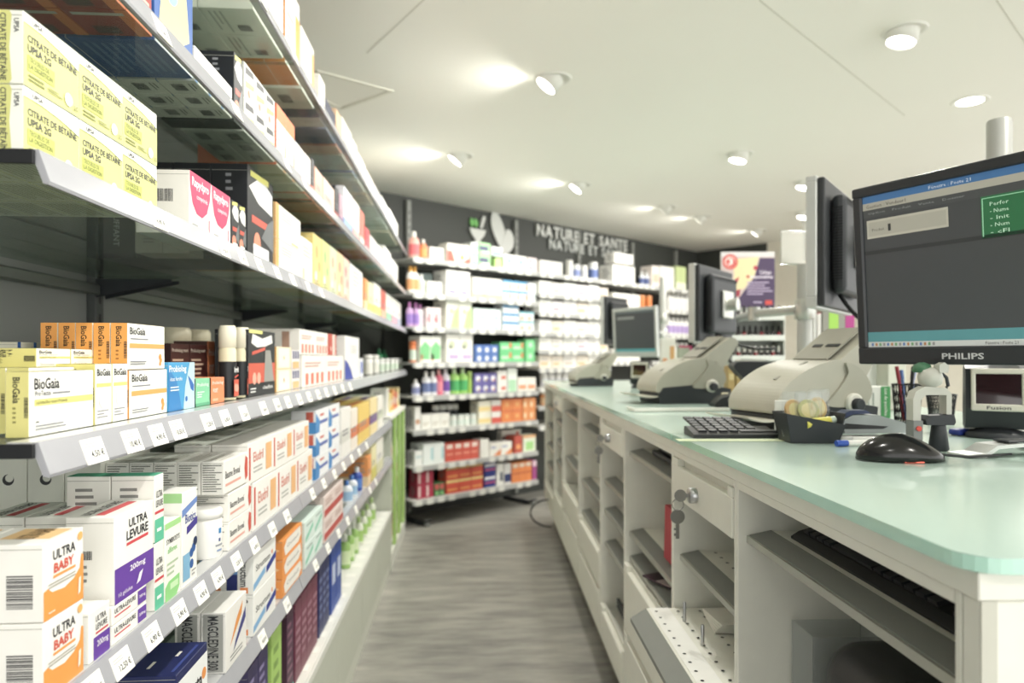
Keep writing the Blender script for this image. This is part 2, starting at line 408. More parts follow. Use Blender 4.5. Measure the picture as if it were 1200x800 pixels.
def glass_shelf(s, i):
    z = ZS[s]; y0, y1 = BAYS[i], BAYS[i+1]
    order = ('bay at its free end', 'second bay from its end', 'third bay from its end', 'bay touching the back shelving')[i]
    t = thing('glass_shelf', 'glass %s from the top of the aisle shelving, %s' % (SHELFNAME[s].replace('top', 'first'), order), 'shelf', (-L, y0, z))
    MB().box(-.415, -.004, .001, y1 - y0 - .001, -.008, 0, GLASS, .0008).build('glass_panel', t)
    if i == 0: MB().box(-.415, -.002, -.003, .001, -.012, .0005, BLACK, .0005).build('end_strip', t)
    # price rail: clear-grey plastic profile, its face leaning out at the foot
    prof = [(-.004, .001), (.000, .0015), (.0095, -.026), (.0085, -.029), (.004, -.028), (-.003, -.010)]
    rl = MB(); rl.prism(prof, .0015, y1 - y0 - .0015, PLASTIC, 'y'); r = rl.build('price_rail', t)
    MB().prism([(-.026, .0003), (-.003, .0003), (-.003, .0018), (-.026, .0018)], .0015, y1 - y0 - .0015, mat('#c3c4c4', .2, coat=.3), 'y').build('front_strip', t)
    q = XB + L
    for yy in (.019, y1 - y0 - .019): MB().prism([(q + .014, -.010), (q + .17, -.010), (q + .17, -.016), (q + .014, -.05)], yy - .0015, yy + .0015, CHAR, 'y').build('bracket', t)
    MB().box(q + .014, q + .026, .024, y1 - y0 - .024, -.045, -.022, mat('#8f948f', .35, .7), .003).build('rear_rail', t)
    for px in tag_px.get(s, []):
        y = yl(px, -L)
        if y0 + .002 < y < y1 - .037:
            k = int(px * 7) % len(TAGS)
            k = {90: 0, 138: 1, 170: 2, 195: 3}.get(px, k) if s == 'D' else {125: 4, 163: 5, 197: 6}.get(px, k) if s == 'E' else k
            g = obj('price_tag', TAGS[k], r)
            g.matrix_local = Matrix.Translation((.0106, y - y0, -.0275)) @ Matrix.Rotation(R(-19.5), 4, 'Y') @ Matrix.Rotation(PI/2, 4, 'Z')
for s in 'ABCDEF':
    for i in range(3 if s in 'EF' else 4): glass_shelf(s, i)
# base cabinets with a deck
for i in range(3):
    y0, y1 = BAYS[i], BAYS[i+1]
    o = ('at the shelving end', 'in the middle of the run', 'next to the low green unit')[i]
    t = thing('base_cabinet', 'pale grey-green base cabinet under the aisle shelving, %s' % o, 'cabinet', (-L, y0, 0)); ln = y1 - y0
    MB().box(-.42, -.004, .001, ln - .001, ZS['G'] - .016, ZS['G'], WHITE, .001).build('deck', t)
    MB().box(-.003, .004, .001, ln - .001, ZS['G'] - .02, ZS['G'] + .001, mat('#e7e8df', .35), .001).build('deck_edge', t)
    for k in range(2):
        MB().box(-.016, 0, .002 + k * ln / 2, ln / 2 - .002 + k * ln / 2, .062, ZS['G'] - .021, GREYGREEN, .0015).build('front_panel', t)
    MB().box(-.42, -.018, .004, .02, .0, ZS['G'] - .017, GREYGREEN, .001).build('side_panel', t)
    MB().box(-.02, -.004, .002, ln - .002, 0, .06, mat('#d5d7c9', .4), .001).build('plinth', t)
    for k in range(9):
        MB().box(-.045, -.012, .03 + k * .1, .068 + k * .1, ZS['G'] + .0002, ZS['G'] + .0012, PAPER).build('price_tag', t)

LRZ = PI / 2
def row(s, x0, x1, hp, nc, D, desc, nr=1, nd=1, dep=.06, zb=0., inset=0., name='medicine_carton', cat='medicine box', gap=.0015, full=None, skip=()):
    """cartons on shelf s between pixel columns x0..x1 of their front plane; hp = height of the pile in px at x0"""
    X = -(XFS[s] + inset); Y0, Y1 = yl(x0, X), yl(x1, X); wd = (Y1 - Y0) / nc
    h = hp / F * depth(X, Y0) / nr
    base = full or "%s on the aisle's %s" % (desc, SHELFNAME[s])
    for d in range(nd):
        for c in range(nc):
            for r_ in range(nr):
                if (c, r_, d) in skip: continue
                lab = base + ((', upper' if r_ == nr - 1 else ', lower' if r_ == 0 else ', middle') if nr > 1 else '') + (', behind' if d else ', front' if nd > 1 else '')
                loc = (X - dep / 2 - d * (dep + .0012), Y0 + (c + .5) * wd, ZS[s] + zb + .002 + r_ * (h + .0009))
                put_carton(wd - gap, dep, h, D, loc, LRZ + random.uniform(-1, 1) * .004, lab, lab + ' (row)', name, cat)
    return ZS[s] + zb + nr * h
# --- lathe goods: pots and bottles
def bottle_meshes(prof, bodym, capm, capprof, label=None, n=18, sx=1, sy=1):
    b = MB().lathe(prof, bodym, n, None, sx, sy).mesh('bottle_body'); c = MB().lathe(capprof, capm, n).mesh('cap'); l = None
    if label: l = MB().lathe(label[0], label[1], n, None, sx, sy).mesh('paper_label')
    return b, c, l
def put_bottle(ms, loc, label, group, name='medicine_bottle', cat='bottle', sc=1.):
    o = obj(name, ms[0]); o.location = loc; o.scale = (sc,) * 3; tag(o, label, cat, group)
    obj('cap', ms[1], o)
    if ms[2]: obj('paper_label', ms[2], o)
    return o
def pot(r, h, body, cap, lab=None, capr=1.02, caph=.22):
    hb = h * (1 - caph)
    return bottle_meshes([(r * .94, 0), (r, .003), (r, hb * .94), (r * .9, hb)], mat(body, .4), mat(cap, .4), [(r * .9, hb), (r * capr, hb + .001), (r * capr, h * .94), (r * capr * .85, h)],
                         ([(r * 1.006, hb * .12), (r * 1.006, hb * .75)], mat(lab, .5)) if lab else None)
def shampoo(r, h, body, cap, lab=None, flat=.62):
    return bottle_meshes([(r * .92, 0), (r, .004), (r, h * .62), (r * .85, h * .72), (r * .38, h * .80)], mat(body, .35), mat(cap, .35), [(r * .42, h * .79), (r * .42, h * .97), (r * .32, h)],
                         ([(r * 1.008, h * .12), (r * 1.008, h * .52)], mat(lab, .5)) if lab else None, 18, 1, flat)
def bottles(s, xs, ms, desc, inset=.03, zb=0., name='medicine_bottle', cat='bottle', full=None):
    X = -(XFS[s] + inset)
    for x in xs:
        put_bottle(ms, (X, yl(x, X), ZS[s] + zb + .002), full or "%s on the aisle's %s" % (desc, SHELFNAME[s]), desc + ', ' + SHELFNAME[s] if len(xs) > 1 else None, name, cat)
#--GOODS--
LIME = '#d6d67e'; ORG = '#f0962e'; PUR = '#6a3fa6'; TEAL = '#57c39c'; NAVY = '#20285c'; RED = '#d8483c'; PINK = '#d2386a'
# ---- third shelf: lime digestive tablets
D_upsa = dict(base='#f0f1e6', front=[('p', [(0, 0), (1, 0), (1, .70), (.9, .73), (.6, .80), (.3, .84), (0, .85)], LIME), ('p', [(0, .845), (.3, .835), (.6, .795), (.9, .725), (1, .69), (1, .71), (.9, .745), (.6, .815), (.3, .855), (0, .86)], '#8f9637'),
    ('t', 'UPSA', .14, .885, .32, .95, INKC), ('t', 'CITRATE DE BÉTAÏNE', .06, .62, .95, .745, INKC, 0, .022), ('t', 'UPSA 2G', .06, .48, .46, .59, INKC, 0, .022),
    ('r', .06, .22, .52, .44, '#c3ca52'), ('t', 'TROUBLES DE', .08, .35, .42, .42, '#6f743c'), ('t', 'LA DIGESTION', .08, .26, .48, .33, '#6f743c'), ('l', .07, .08, .4, .19, '#8b9048', 2),
    ('c', .78, .17, .10, '#eef0da'), ('c', .80, .17, .085, '#d9dcc4'), ('l', .4, .1, .7, .17, '#8b9048', 2), ('t', '2G', .88, .06, .96, .13, '#6f743c')],
    side=[('p', [(0, 0), (.76, 0), (.80, .06), (.76, .5), (.80, .94), (.76, 1), (0, 1)], LIME), ('t', 'CITRATE DE BÉTAÏNE', .60, .04, .73, .96, INKC, 'cw', .022), ('t', 'UPSA 2G', .44, .55, .55, .95, INKC, 'cw', .02), ('t', 'UPSA', .84, .70, .93, .89, INKC, 'cw')],
    top=[('r', 0, 0, 1, 1, '#eceddf')], bottom=[('l', .1, .1, .9, .9, '#a7a886', 8)])
row('C', 27, 184, 172, 3, D_upsa, 'lime and white digestive tablet carton', 2, 4, .05, full='lime-yellow and white digestive tablet carton in the stack at the shelving end', name='digestive_tablet_carton')
D_rap = dict(base='#f2efe6', front=[('p', [(.0, 1), (.02, .75), (.12, .5), (.3, .36), (.55, .33), (.78, .45), (.92, .7), (.97, 1)], '#cf2f66'), ('t', 'Rapydpro', .10, .74, .86, .93, '#f7eef0', 0, .02), ('t', 'comprimés', .3, .58, .8, .68, '#f3dfe6'), ('r', .86, .1, .9, .36, '#cf2f66'), ('l', .1, .08, .5, .2, '#9c9c9c', 2)],
    side=[('b', .3, .5, .7, .7), ('l', .3, .15, .7, .3, '#b8b5ab', 3)], top=[('r', .2, .2, .8, .5, '#e9d6da')])
row('C', 222, 270, 74, 2, D_rap, 'white carton with a crimson semicircle', 1, 1, .075, name='digestive_tablet_carton')
D_rapb = dict(base='#d8d2c0', front=[('l', .2, .2, .8, .8, '#9a968a', 5)], side=[('b', .3, .5, .7, .7), ('l', .3, .15, .7, .3, '#a8a497', 3)])
row('C', 222, 240, 74, 1, D_rapb, 'plain buff carton behind the crimson-printed ones', 1, 2, .045, inset=.078, name='digestive_tablet_carton')
D_blk = dict(base='#1d2024', front=[('p', [(.05, .78), (.5, .98), (.95, .86), (.95, .62), (.4, .66)], '#e9e9e6'), ('p', [(.1, .96), (.8, 1), (.8, .93), (.1, .9)], '#e9e45c'), ('r', .15, .42, .8, .5, '#d8503a'), ('c', .35, .22, .12, '#e98a6a'), ('r', .2, .05, .8, .2, '#ecebe8'), ('p', [(.5, .3), (1, .2), (1, .6), (.75, .5)], '#6d7072')],
    side=[('t', 'CHAUFFANT', .42, .12, .58, .62, '#c9c9c9', 'cw'), ('l', .4, .7, .6, .92, '#8d8f92', 3)], top=[('r', .1, .1, .9, .3, '#34383c')])
row('C', 290, 320, 112, 1, D_blk, 'tall black heating-patch carton with yellow corner flash', 1, 4, .065, inset=.0, name='heating_patch_carton')
row('C', 271, 288, 62, 2, D_blk, 'small black carton with orange figure', 1, 1, .05, name='heating_patch_carton')
D_wor = gen('#f2efe4', ('r', 0, 0, .12, 1, '#f0a95a'), ('l', .2, .6, .8, .85, '#a9a9a4', 3), ('r', .6, .05, .9, .12, '#e8cf7a'), side=[('r', 0, 0, 1, 1, '#f0c07a')])
row('C', 323, 352, 82, 1, D_wor, 'white carton with apricot edge', 2, 2, .08)
D_wg = gen('#eeece4', ('r', .1, .05, .3, .35, '#d8d6a0'), ('l', .15, .6, .85, .85, '#b0b0ab', 3))
row('C', 353, 366, 56, 1, D_wg, 'plain pearl-white carton', 1, 2, .08)
for k, (a, b, c1, c2, nm) in enumerate([(367, 377, '#e9d27a', '#f0a860', 'yellow and orange floral herbal tea carton'), (377.5, 386, '#d9dd86', '#9fbf7c', 'lime floral herbal tea carton'), (386.5, 395, '#d6e0b4', '#e9a58a', 'pale green floral herbal tea carton'), (395.5, 402, '#f0cf9a', '#e28a72', 'peach floral herbal tea carton'), (402.5, 409, '#f2c6b4', '#e07a7a', 'rose-pink floral herbal tea carton')]):
    row('C', a, b, 66 - k * 3, 1, gen(c1, ('c', .4, .7, .12, c2), ('c', .7, .45, .1, c2), ('c', .3, .25, .1, '#f3efdc'), ('l', .1, .1, .9, .2, '#8d8a6a', 2), side=[('c', .5, .6, .2, c2)]), nm, 1, 2, .07, name='herbal_tea_carton')
row('C', 410, 425, 50, 1, gen('#e9e8e4', ('l', .2, .5, .8, .9, '#a8a8a6', 4), side=[('l', .1, .05, .9, .95, '#a3a39f', 12)]), 'pale carton with grey fine print end', 1, 2, .07)
fillC = [(427, 431, 40, '#ee9a4a', '#f4d9a0', 'slim orange carton'), (431.5, 438, 38, '#ece9b0', '#d8dc5c', 'cream carton with lime stripe'), (438.5, 446, 40, '#f0efe6', '#d6d96a', 'white carton with lime edge'), (447, 452, 36, '#d95a4a', '#f0b090', 'brick-red carton'), (452.5, 459, 34, '#e9ece2', '#8fc7a8', 'white carton with pale teal band'), (459.5, 465, 32, '#f2efe6', '#e0a0b0', 'white carton with blush band'), (465.5, 470, 30, '#f4f2ea', '#c0c8d8', 'white carton with pale blue band')]
for a, b, h, c1, c2, nm in fillC: row('C', a, b, h, 1, band(c1, c2), nm, 1, 2, .07)
# ---- fourth shelf
D_bg = dict(base='#f6f5ec', front=[('t', 'BioGaia', .07, .72, .43, .90, '#1f2124', 0, .02), ('t', 'ProTectis', .08, .62, .30, .70, '#55575c'), ('l', .33, .62, .6, .68, '#8b8d92', 1), ('r', .07, .47, .98, .57, '#dcd676'), ('t', 'Lactobacillus reuteri Protectis', .09, .495, .55, .545, '#6b6a3c'), ('l', .08, .08, .6, .18, '#8b8d92', 2), ('l', .08, .2, .16, .24, '#55575c', 1)],
    side=[('r', 0, 0, 1, 1, '#dcd47c'), ('t', 'BioGaia', .3, .52, .62, .92, '#1f2124', 'cw', .02), ('l', .3, .2, .5, .48, '#8f8a45', 4), ('b', .8, .3, .98, .62, 1)], top=[('r', 0, 0, 1, .96, '#d8d07c'), ('l', .1, .15, .8, .9, '#8f8a55', 5)])
zt = row('D', 33, 110, 77, 1, D_bg, 'white probiotic carton with yellow band', 1, 1, .02, full='white probiotic tablet carton with yellow band at the shelving end', name='probiotic_carton')
D_bg2 = dict(base='#f6f5ec', front=[('t', 'BioGaia', .1, .8, .9, .92, '#1f2124', 0, .02), ('r', .06, .62, .94, .68, '#dcd676'), ('c', .5, .42, .16, '#e9e9e2'), ('l', .1, .1, .8, .25, '#9b9c9f', 3)], side=D_bg['side'], top=D_bg['top'])
row('D', 111, 150, 72, 2, D_bg2, 'narrow white probiotic carton', 1, 2, .05, full='narrow white probiotic carton with pale speech bubble', name='probiotic_carton')
row('D', 33, 110, 77, 1, D_bg, '', 1, 3, .02, inset=.0215, full='white probiotic carton with yellow end, behind the front one at the shelving end', name='probiotic_carton')
row('D', 42, 148, 22, 3, D_bg, '', 1, 1, .06, zb=.063, inset=.04, full='flat yellow-topped probiotic carton lying on the yellow-banded ones', name='probiotic_carton')
D_bo = dict(base='#f6f5ec', front=[('t', 'BioGaia', .06, .76, .45, .92, '#1f2124', 0, .02), ('l', .07, .64, .6, .7, '#8b8d92', 1), ('r', .05, .47, .98, .57, '#f1a94f'), ('c', .86, .28, .07, '#ee9a3a'), ('c', .88, .2, .06, '#ee9a3a'), ('c', .86, .12, .05, '#ee9a3a'), ('l', .06, .1, .55, .2, '#8b8d92', 2)],
    side=[('r', 0, 0, 1, 1, '#f0a23f'), ('t', 'BioGaia', .3, .5, .66, .93, '#2a2418', 'cw', .02), ('l', .3, .2, .5, .45, '#a86a20', 3), ('b', .8, .25, .98, .62, 1)], top=[('r', 0, 0, 1, .9, '#f3d9a8')])
zo = row('D', 151, 196, 57, 1, D_bo, '', 1, 3, .036, full='white probiotic carton with orange band, in the lower layer', name='probiotic_carton')
row('D', 149, 193, 55, 1, D_bo, '', 1, 5, .0185, zb=zo - ZS['D'] + .001, full='white probiotic carton with orange band, stacked on its likes', name='probiotic_carton')
row('D', 20, 88, 92, 4, gen('#cfccb8', ('r', .0, 0, .2, 1, '#2f62a8'), ('b', .3, .2, .9, .8)), '', 2, 1, .05, inset=.115, full='buff and blue carton standing behind the yellow-topped probiotics', name='probiotic_carton')
D_pb = gen('#3fa3d8', ('p', [(.0, 0), (.5, 0), (.3, .6), (0, .9)], '#2b86c8'), ('p', [(.55, 0), (1, 0), (1, 1), (.8, 1), (.62, .5)], '#bfe2ea'), ('t', 'Probiolog', .02, .76, .66, .94, '#f4f8fa', 0, .02), ('t', 'état fertile', .05, .62, .5, .7, '#eaf4fa'), ('p', [(.72, .72), (.84, .42), (.95, .36), (.97, .5), (.86, .62)], '#2b6fc0'), ('c', .66, .22, .06, '#2b6fc0'), ('l', .05, .4, .4, .52, '#dff0f8', 2))
zb_ = row('D', 197, 228, 58, 1, D_pb, 'sky-blue probiotic carton with droplets', 1, 1, .07, name='probiotic_carton')
D_gr = gen('#7fd0a0', ('t', 'Probiolog', .1, .68, .9, .84, '#f2fbf4'), ('l', .1, .3, .6, .55, '#e8f6ec', 3), ('r', 0, 0, 1, .12, '#57b083'), side=[('r', 0, 0, 1, 1, '#3b2a26')])
row('D', 229, 246, 33, 1, D_gr, 'small mint-green carton', 1, 1, .05, name='probiotic_carton')
D_oc = gen('#f08a52', ('t', 'Probiolog', .1, .7, .9, .86, '#fff2e8'), ('t', 'FORT', .15, .42, .5, .58, '#fff2e8', 0, .02), ('r', .1, .1, .5, .2, '#f6b48c'), side=[('r', 0, 0, 1, 1, '#4a2a22')])
zc = row('D', 247, 263, 31, 1, D_oc, 'small orange carton', 1, 1, .05, name='probiotic_carton')
D_br = gen('#50241f', ('t', 'Probiolog mart', .06, .84, .92, .92, '#e8d9c8'), ('l', .08, .1, .92, .76, '#c9a98f', 8), side=[('r', 0, 0, 1, 1, '#3c1b18')])
row('D', 200, 242, 70, 2, D_br, 'maroon carton printed with pale text', 1, 1, .06, inset=.075, name='probiotic_carton')
row('D', 243, 257, 66, 1, D_oc, 'tall orange carton beside the maroon ones', 1, 1, .06, inset=.075, name='probiotic_carton')
cream = pot(.027, .132, '#e9dcae', '#efe6c4', None, 1.0, .3)
bottles('D', [207, 231], cream, 'cream bottle standing behind the maroon cartons', .175)
D_st = gen('#1d2024', ('r', 0, .35, 1, .45, '#c8402c'), ('t', 'Strongfit', .06, .62, .94, .86, '#f0efec', 0, .03), ('p', [(.1, .52), (.9, .6), (.9, .66), (.1, .58)], '#d8503a'), ('c', .4, .26, .14, '#f09070'), ('c', .7, .22, .12, '#e8785a'), ('l', .1, .06, .9, .12, '#d8d8d4', 1))
ivory = pot(.0145, .128, '#eee4bd', '#f3ecd2', None, 1.0, .3)
for px in (266.5, 282.5):
    X = -(XFS['D'] + .016); o = put_bottle(ivory, (X, yl(px, X), ZS['D'] + .002), "slim ivory bottle with black label on the aisle's fourth shelf", 'slim ivory bottles', 'balm_bottle', 'bottle')
    q = MB().lathe([(.0147, .004), (.0147, .066)], mat('#1d2024', .4), 18, caps=False).build('black_label', o)
    r_ = MB(); ink(r_, Vector((.0150, -.012, .006)), Vector((0, .024, 0)), Vector((0, 0, .058)), Vector((1, 0, 0)), [('r', 0, .0, 1, .5, '#d9573c'), ('t', 'Strongfit', .04, .66, .96, .88, '#f0efec', 0, .03), ('p', [(.1, .54), (.9, .6), (.9, .65), (.1, .59)], '#d8503a'), ('c', .35, .26, .12, '#f0a890'), ('c', .66, .24, .12, '#f0a890')]); r_.build('label_print', q)
D_pr = dict(base='#23262a', front=[('p', [(.1, .8), (.3, .74), (.6, .76), (.9, .82), (.86, .95), (.5, .88), (.14, .94)], '#f0efe9'), ('r', .02, .95, .5, 1.0, '#ece97c'), ('p', [(.12, .62), (.6, .7), (.6, .75), (.12, .67)], '#d8503a'), ('r', .0, .2, 1, .5, '#d9573c'), ('c', .2, .27, .09, '#f0b098'), ('c', .36, .27, .09, '#f0b098'), ('p', [(.55, .2), (.95, .2), (.8, .7), (.6, .7)], '#9b9a94'), ('t', 'chauffant', .5, .09, .9, .15, '#e6e6e2'), ('l', .06, .05, .3, .14, '#e6e6e2', 2)], side=[('r', .3, .1, .7, .9, '#2f3338')])
row('D', 291, 322, 80, 1, D_pr, 'big black and red heating-patch carton', 1, 1, .06, name='heating_patch_carton')
D_ow = gen('#f3dfb8', ('r', .12, .06, .88, .94, '#f6eedb'), ('c', .5, .5, .1, '#f0b860'), side=[('r', 0, 0, 1, 1, '#f0b45c')])
row('D', 324, 341, 53, 1, D_ow, 'cream carton with amber frame', 2, 1, .06)
D_vl = gen('#e9e4e2', ('r', .1, .55, .3, .95, '#5b5f8a'), ('r', .4, .55, .6, .95, '#5b5f8a'), ('r', .7, .55, .9, .95, '#5b5f8a'), ('r', .1, .05, .9, .4, '#f0b878'))
row('D', 342, 351, 46, 1, D_vl, 'white carton with violet bars', 2, 1, .06)
D_rw = gen('#f1eee6', ('r', .12, .06, .24, .42, '#e8745a'), ('r', .34, .06, .46, .42, '#e8745a'), ('r', .56, .06, .68, .42, '#e8745a'), ('r', .78, .06, .9, .42, '#e8745a'), ('l', .1, .6, .9, .8, '#d09a8c', 2), side=[('r', .3, .1, .6, .9, '#b5907a')])
zr = row('D', 354, 402, 38, 2, D_rw, 'white carton with red bars, lower layer', 1, 2, .06)
row('D', 351, 384, 30, 2, D_rw, 'white carton with red bars, upper layer', 1, 2, .06, zb=zr - ZS['D'] + .002, inset=.006)
row('D', 385, 394, 25, 1, gen('#c94a38', ('r', .5, 0, .8, 1, '#f0d8cc'), ('c', .3, .3, .12, '#f4e6e0')), 'red carton lying on the red-barred ones', 1, 1, .05, zb=zr - ZS['D'] + .002, inset=.006)
D_wb = gen('#eceae6', ('p', [(0, 0), (.55, 0), (.4, .22), (.2, .38), (0, .46)], '#2c3fa8'), ('l', .4, .6, .9, .8, '#b8b8b4', 3), side=[('l', .2, .2, .8, .8, '#b8b8b4', 6)])
row('D', 404, 421, 52, 1, D_wb, 'tall white carton with royal-blue corner', 1, 2, .06)
row('D', 422, 425.5, 22, 1, gen('#e8e9ee', ('r', .2, .2, .8, .8, '#4a66c0')), 'little white carton with blue panel', 1, 1, .04)
wpot = pot(.020, .085, '#f2f0ea', '#eceae4', '#e8e6dc'); wpot2 = pot(.018, .068, '#eef0ea', '#f2f2ee', '#cfe0cc')
bottles('D', [431, 439], wpot, 'white pot with ivory band', .03)
bottles('D', [446, 452, 458, 463, 468], wpot2, 'small white pot with pale green band', .03)
gtop = shampoo(.022, .125, '#1f8a54', '#1d6a40', '#2da868')
bottles('D', [444, 450, 456, 461], gtop, 'dark green bottle behind the white pots', .12)
# ---- fifth shelf
D_ub = dict(base='#f3f1ea', front=[('p', [(0, 0), (1, 0), (1, .62), (.94, .64), (.9, .46), (.75, .36), (.5, .30), (.2, .33), (.1, .40), (0, .38)], '#f29b36'), ('t', 'ULTRA', .22, .73, .78, .86, '#35363c', 0, .025), ('t', 'BABY', .24, .56, .74, .69, '#d8543c', 0, .03), ('r', .22, .5, .78, .535, '#f29b36'), ('l', .1, .38, .8, .46, '#a9a59a', 2), ('c', .9, .9, .06, '#f3b45e'), ('p', [(.84, .1), (.9, .12), (.92, .34), (.86, .32)], '#f6ead2'), ('l', .1, .06, .3, .1, '#fbe6c8', 1)],
    side=[('b', .5, .18, .86, .62, 1), ('l', .1, .7, .2, .95, '#a5a49c', 2), ('l', .15, .1, .3, .14, '#a5a49c', 1)], top=[('r', .3, .1, .9, .8, '#f3c98a'), ('t', 'ULTRA BABY', .3, .3, .9, .6, '#6a4a30')])
row('E', 50, 98, 184, 1, D_ub, '', 2, 3, .062, full='white and orange infant-remedy carton stacked two high at the shelving end', name='yeast_capsule_carton')
D_ul = dict(base='#f3f1ea', front=[('p', [(0, 0), (1, 0), (1, .40), (0, .40)], PUR), ('t', 'ULTRA', .34, .80, .82, .90, '#2f3036', 0, .025), ('t', 'LEVURE', .28, .66, .84, .77, '#2f3036', 0, .025), ('r', .28, .60, .84, .635, '#d8434c'), ('t', '200mg', .36, .26, .76, .35, '#f3eef8', 0, .02), ('t', '10 gélules', .08, .05, .42, .11, '#e6dcf4'), ('p', [(.52, .08), (.62, .10), (.7, .22), (.6, .2)], '#efe9f6')],
    side=[('b', .25, .52, .55, .62), ('l', .3, .25, .5, .48, '#8a8a86', 3)], top=[('r', .1, .3, .9, .5, '#d8434c'), ('t', 'ULTRA LEVURE', .1, .6, .9, .8, '#3a3a40')])
D_ulf = dict(base='#f3f1ea', front=[('t', 'ULTRA-LEVURE', .06, .55, .66, .82, '#2f3036', 0, .02), ('r', .06, .36, .5, .44, '#d8434c'), ('r', .72, .1, .98, .9, PUR), ('t', '200mg', .76, .4, .95, .62, '#f3eef8')], side=[('l', .2, .3, .8, .7, '#999', 2)], top=[('r', .1, .3, .9, .5, '#d8434c')])
D_ulf['side'] = [('l', .2, .3, .8, .7, '#999994', 2)]
zl = row('E', 131, 172, 44, 1, D_ulf, '', 2, 2, .06, inset=.0, full='flat white and purple yeast capsule carton lying under the upright one', name='yeast_capsule_carton')
D_ulb = dict(base='#f3f1ea', front=[('r', .2, 0, 1, .45, PUR), ('t', 'ULTRA', .3, .74, .8, .86, '#2f3036'), ('t', 'LEVURE', .3, .58, .86, .7, '#2f3036'), ('r', .3, .5, .9, .54, '#d8434c'), ('t', '200mg', .35, .2, .9, .36, '#f3eef8')], side=[('l', .3, .25, .6, .6, '#9a9a96', 3)])
row('E', 104, 129, 60, 1, D_ulb, '', 1, 1, .06, full='small upright yeast capsule carton next to the infant-remedy stack', name='yeast_capsule_carton')
row('E', 134, 180, 104, 1, D_ul, 'x', 1, 1, .05, zb=zl - ZS['E'] + .001, inset=.0, full='large white and purple yeast capsule carton standing on flat ones', name='yeast_capsule_carton')
row('E', 84, 130, 134, 1, D_ul, 'x', 1, 2, .05, inset=.065, full='large white and purple yeast capsule carton in the second line', name='yeast_capsule_carton')
D_end = dict(base='#e4e2d8', front=[('c', .5, .5, .1, '#4a4a4a')], side=[('c', .5, .55, .1, '#3a3a3c'), ('c', .53, .58, .07, '#e4e2d8')], top=[('l', .1, .2, .9, .8, '#b8877f', 4)])
row('E', 118, 176, 66, 1, D_end, '', 1, 4, .052, zb=.075, inset=.175, full='long white carton with dark spot on its end, back line behind the yeast capsules', name='yeast_capsule_carton')
row('E', 118, 176, 62, 1, gen('#e0ded4'), '', 1, 4, .052, zb=0, inset=.175, full='white carton under the spotted-end cartons')
D_tl = gen('#f1f0e8', ('r', 0, 0, 1, .34, TEAL), ('r', 0, .42, 1, .46, '#d8434c'), ('t', 'ULTRA', .15, .66, .85, .76, '#2f3036'), ('t', 'LEVURE', .12, .52, .88, .62, '#2f3036'), ('r', .2, .15, .7, .2, '#eef8f2'), top=[('r', 0, 0, 1, 1, TEAL)])
row('E', 181, 192, 158, 1, D_tl, 'white carton with teal foot and red line', 2, 2, .05, name='yeast_capsule_carton')
D_sy = gen('#f3f3ea', ('r', 0, .92, 1, 1, '#a5dd8a'), ('t', 'SYMBIOSYS', .08, .72, .92, .79, '#57585c'), ('t', 'alflorex', .15, .60, .75, .68, '#8fcf80'), ('p', [(0, 0), (.7, 0), (.9, .1), (.9, .26), (.2, .24), (0, .18)], '#8fd680'), ('r', .3, .12, .8, .2, '#c9ecb8'), ('l', .1, .3, .8, .5, '#b5c9a8', 3), side=[('l', .2, .2, .8, .8, '#b9c9ae', 5)])
row('E', 193, 212, 92, 1, D_sy, 'white and fresh-green probiotic carton', 1, 2, .05)
D_bi = gen('#f3f2ec', ('p', [(0, .74), (1, .84), (1, .90), (0, .82)], '#6f90cf'), ('t', 'Biotics', .2, .66, .9, .76, '#3a4fa0'), ('p', [(.3, .54), (1, .6), (1, .68), (.3, .62)], '#4a3f98'), ('r', .05, .06, .5, .34, '#7fb6d8'), ('c', .6, .32, .05, '#2f62a8'), ('c', .75, .36, .05, '#2f62a8'), ('c', .6, .2, .05, '#2f62a8'), ('c', .85, .42, .05, '#24365c'), ('l', .6, .06, .9, .14, '#a8a8a4', 2), side=[('r', 0, .9, 1, 1, '#9fd28a'), ('l', .2, .2, .8, .8, '#b0b8a8', 5)])
row('E', 213, 231, 112, 1, D_bi, 'white carton with violet-blue swoosh', 1, 2, .05)
wp3 = pot(.0235, .074, '#f4f3ee', '#f2f1ec', None, 1.04, .2)
def pot_print(px, desc):
    X = -(XFS['E'] + .026)
    o = put_bottle(wp3, (X, yl(px, X), ZS['E'] + .002), "%s on the aisle's fifth shelf" % desc, 'white pots, fifth shelf', 'pill_pot', 'pot')
    b = MB()
    for k, (c, z0, z1, a0, a1) in enumerate([('#3a8ac8', .036, .044, -.35, -.05), ('#4a5f9a', .024, .029, -.35, -.15), ('#9aa0a8', .017, .02, -.6, .1), ('#8aa0c8', .009, .012, -.5, .0)]):
        N = 4; r = .0237
        vs = [(r * math.cos(a0 + (a1 - a0) * i / N), r * math.sin(a0 + (a1 - a0) * i / N), z) for z in (z0, z1) for i in range(N + 1)]
        b.add(vs, [(i, i + 1, N + 2 + i, N + 1 + i) for i in range(N)], mat(c, .5))
    b.build('printed_label', o)
for px in (241, 254): pot_print(px, 'round white pill pot with little blue print')
D_ba = gen('#f1efe8', ('t', 'Baume Bronal', .06, .45, .66, .68, '#4a4a4c'), ('r', .06, .22, .7, .3, '#e9a898'), ('p', [(.9, .1), (1, .2), (1, .8), (.9, .9), (.86, .5)], '#d8503c'), side=[('l', .08, .08, .92, .92, '#77776f', 12)], top=[('l', .1, .2, .9, .8, '#c8c4b8', 3)])
zb2 = row('E', 268, 294, 66, 1, D_ba, '', 2, 1, .085, full='flat white balm carton with grey text-filled end, lower pile', name='balm_carton')
row('E', 262, 290, 39, 1, D_ba, '', 1, 5, .034, zb=zb2 - ZS['E'] + .004, full='white balm carton standing upright on the lower pile', name='balm_carton')
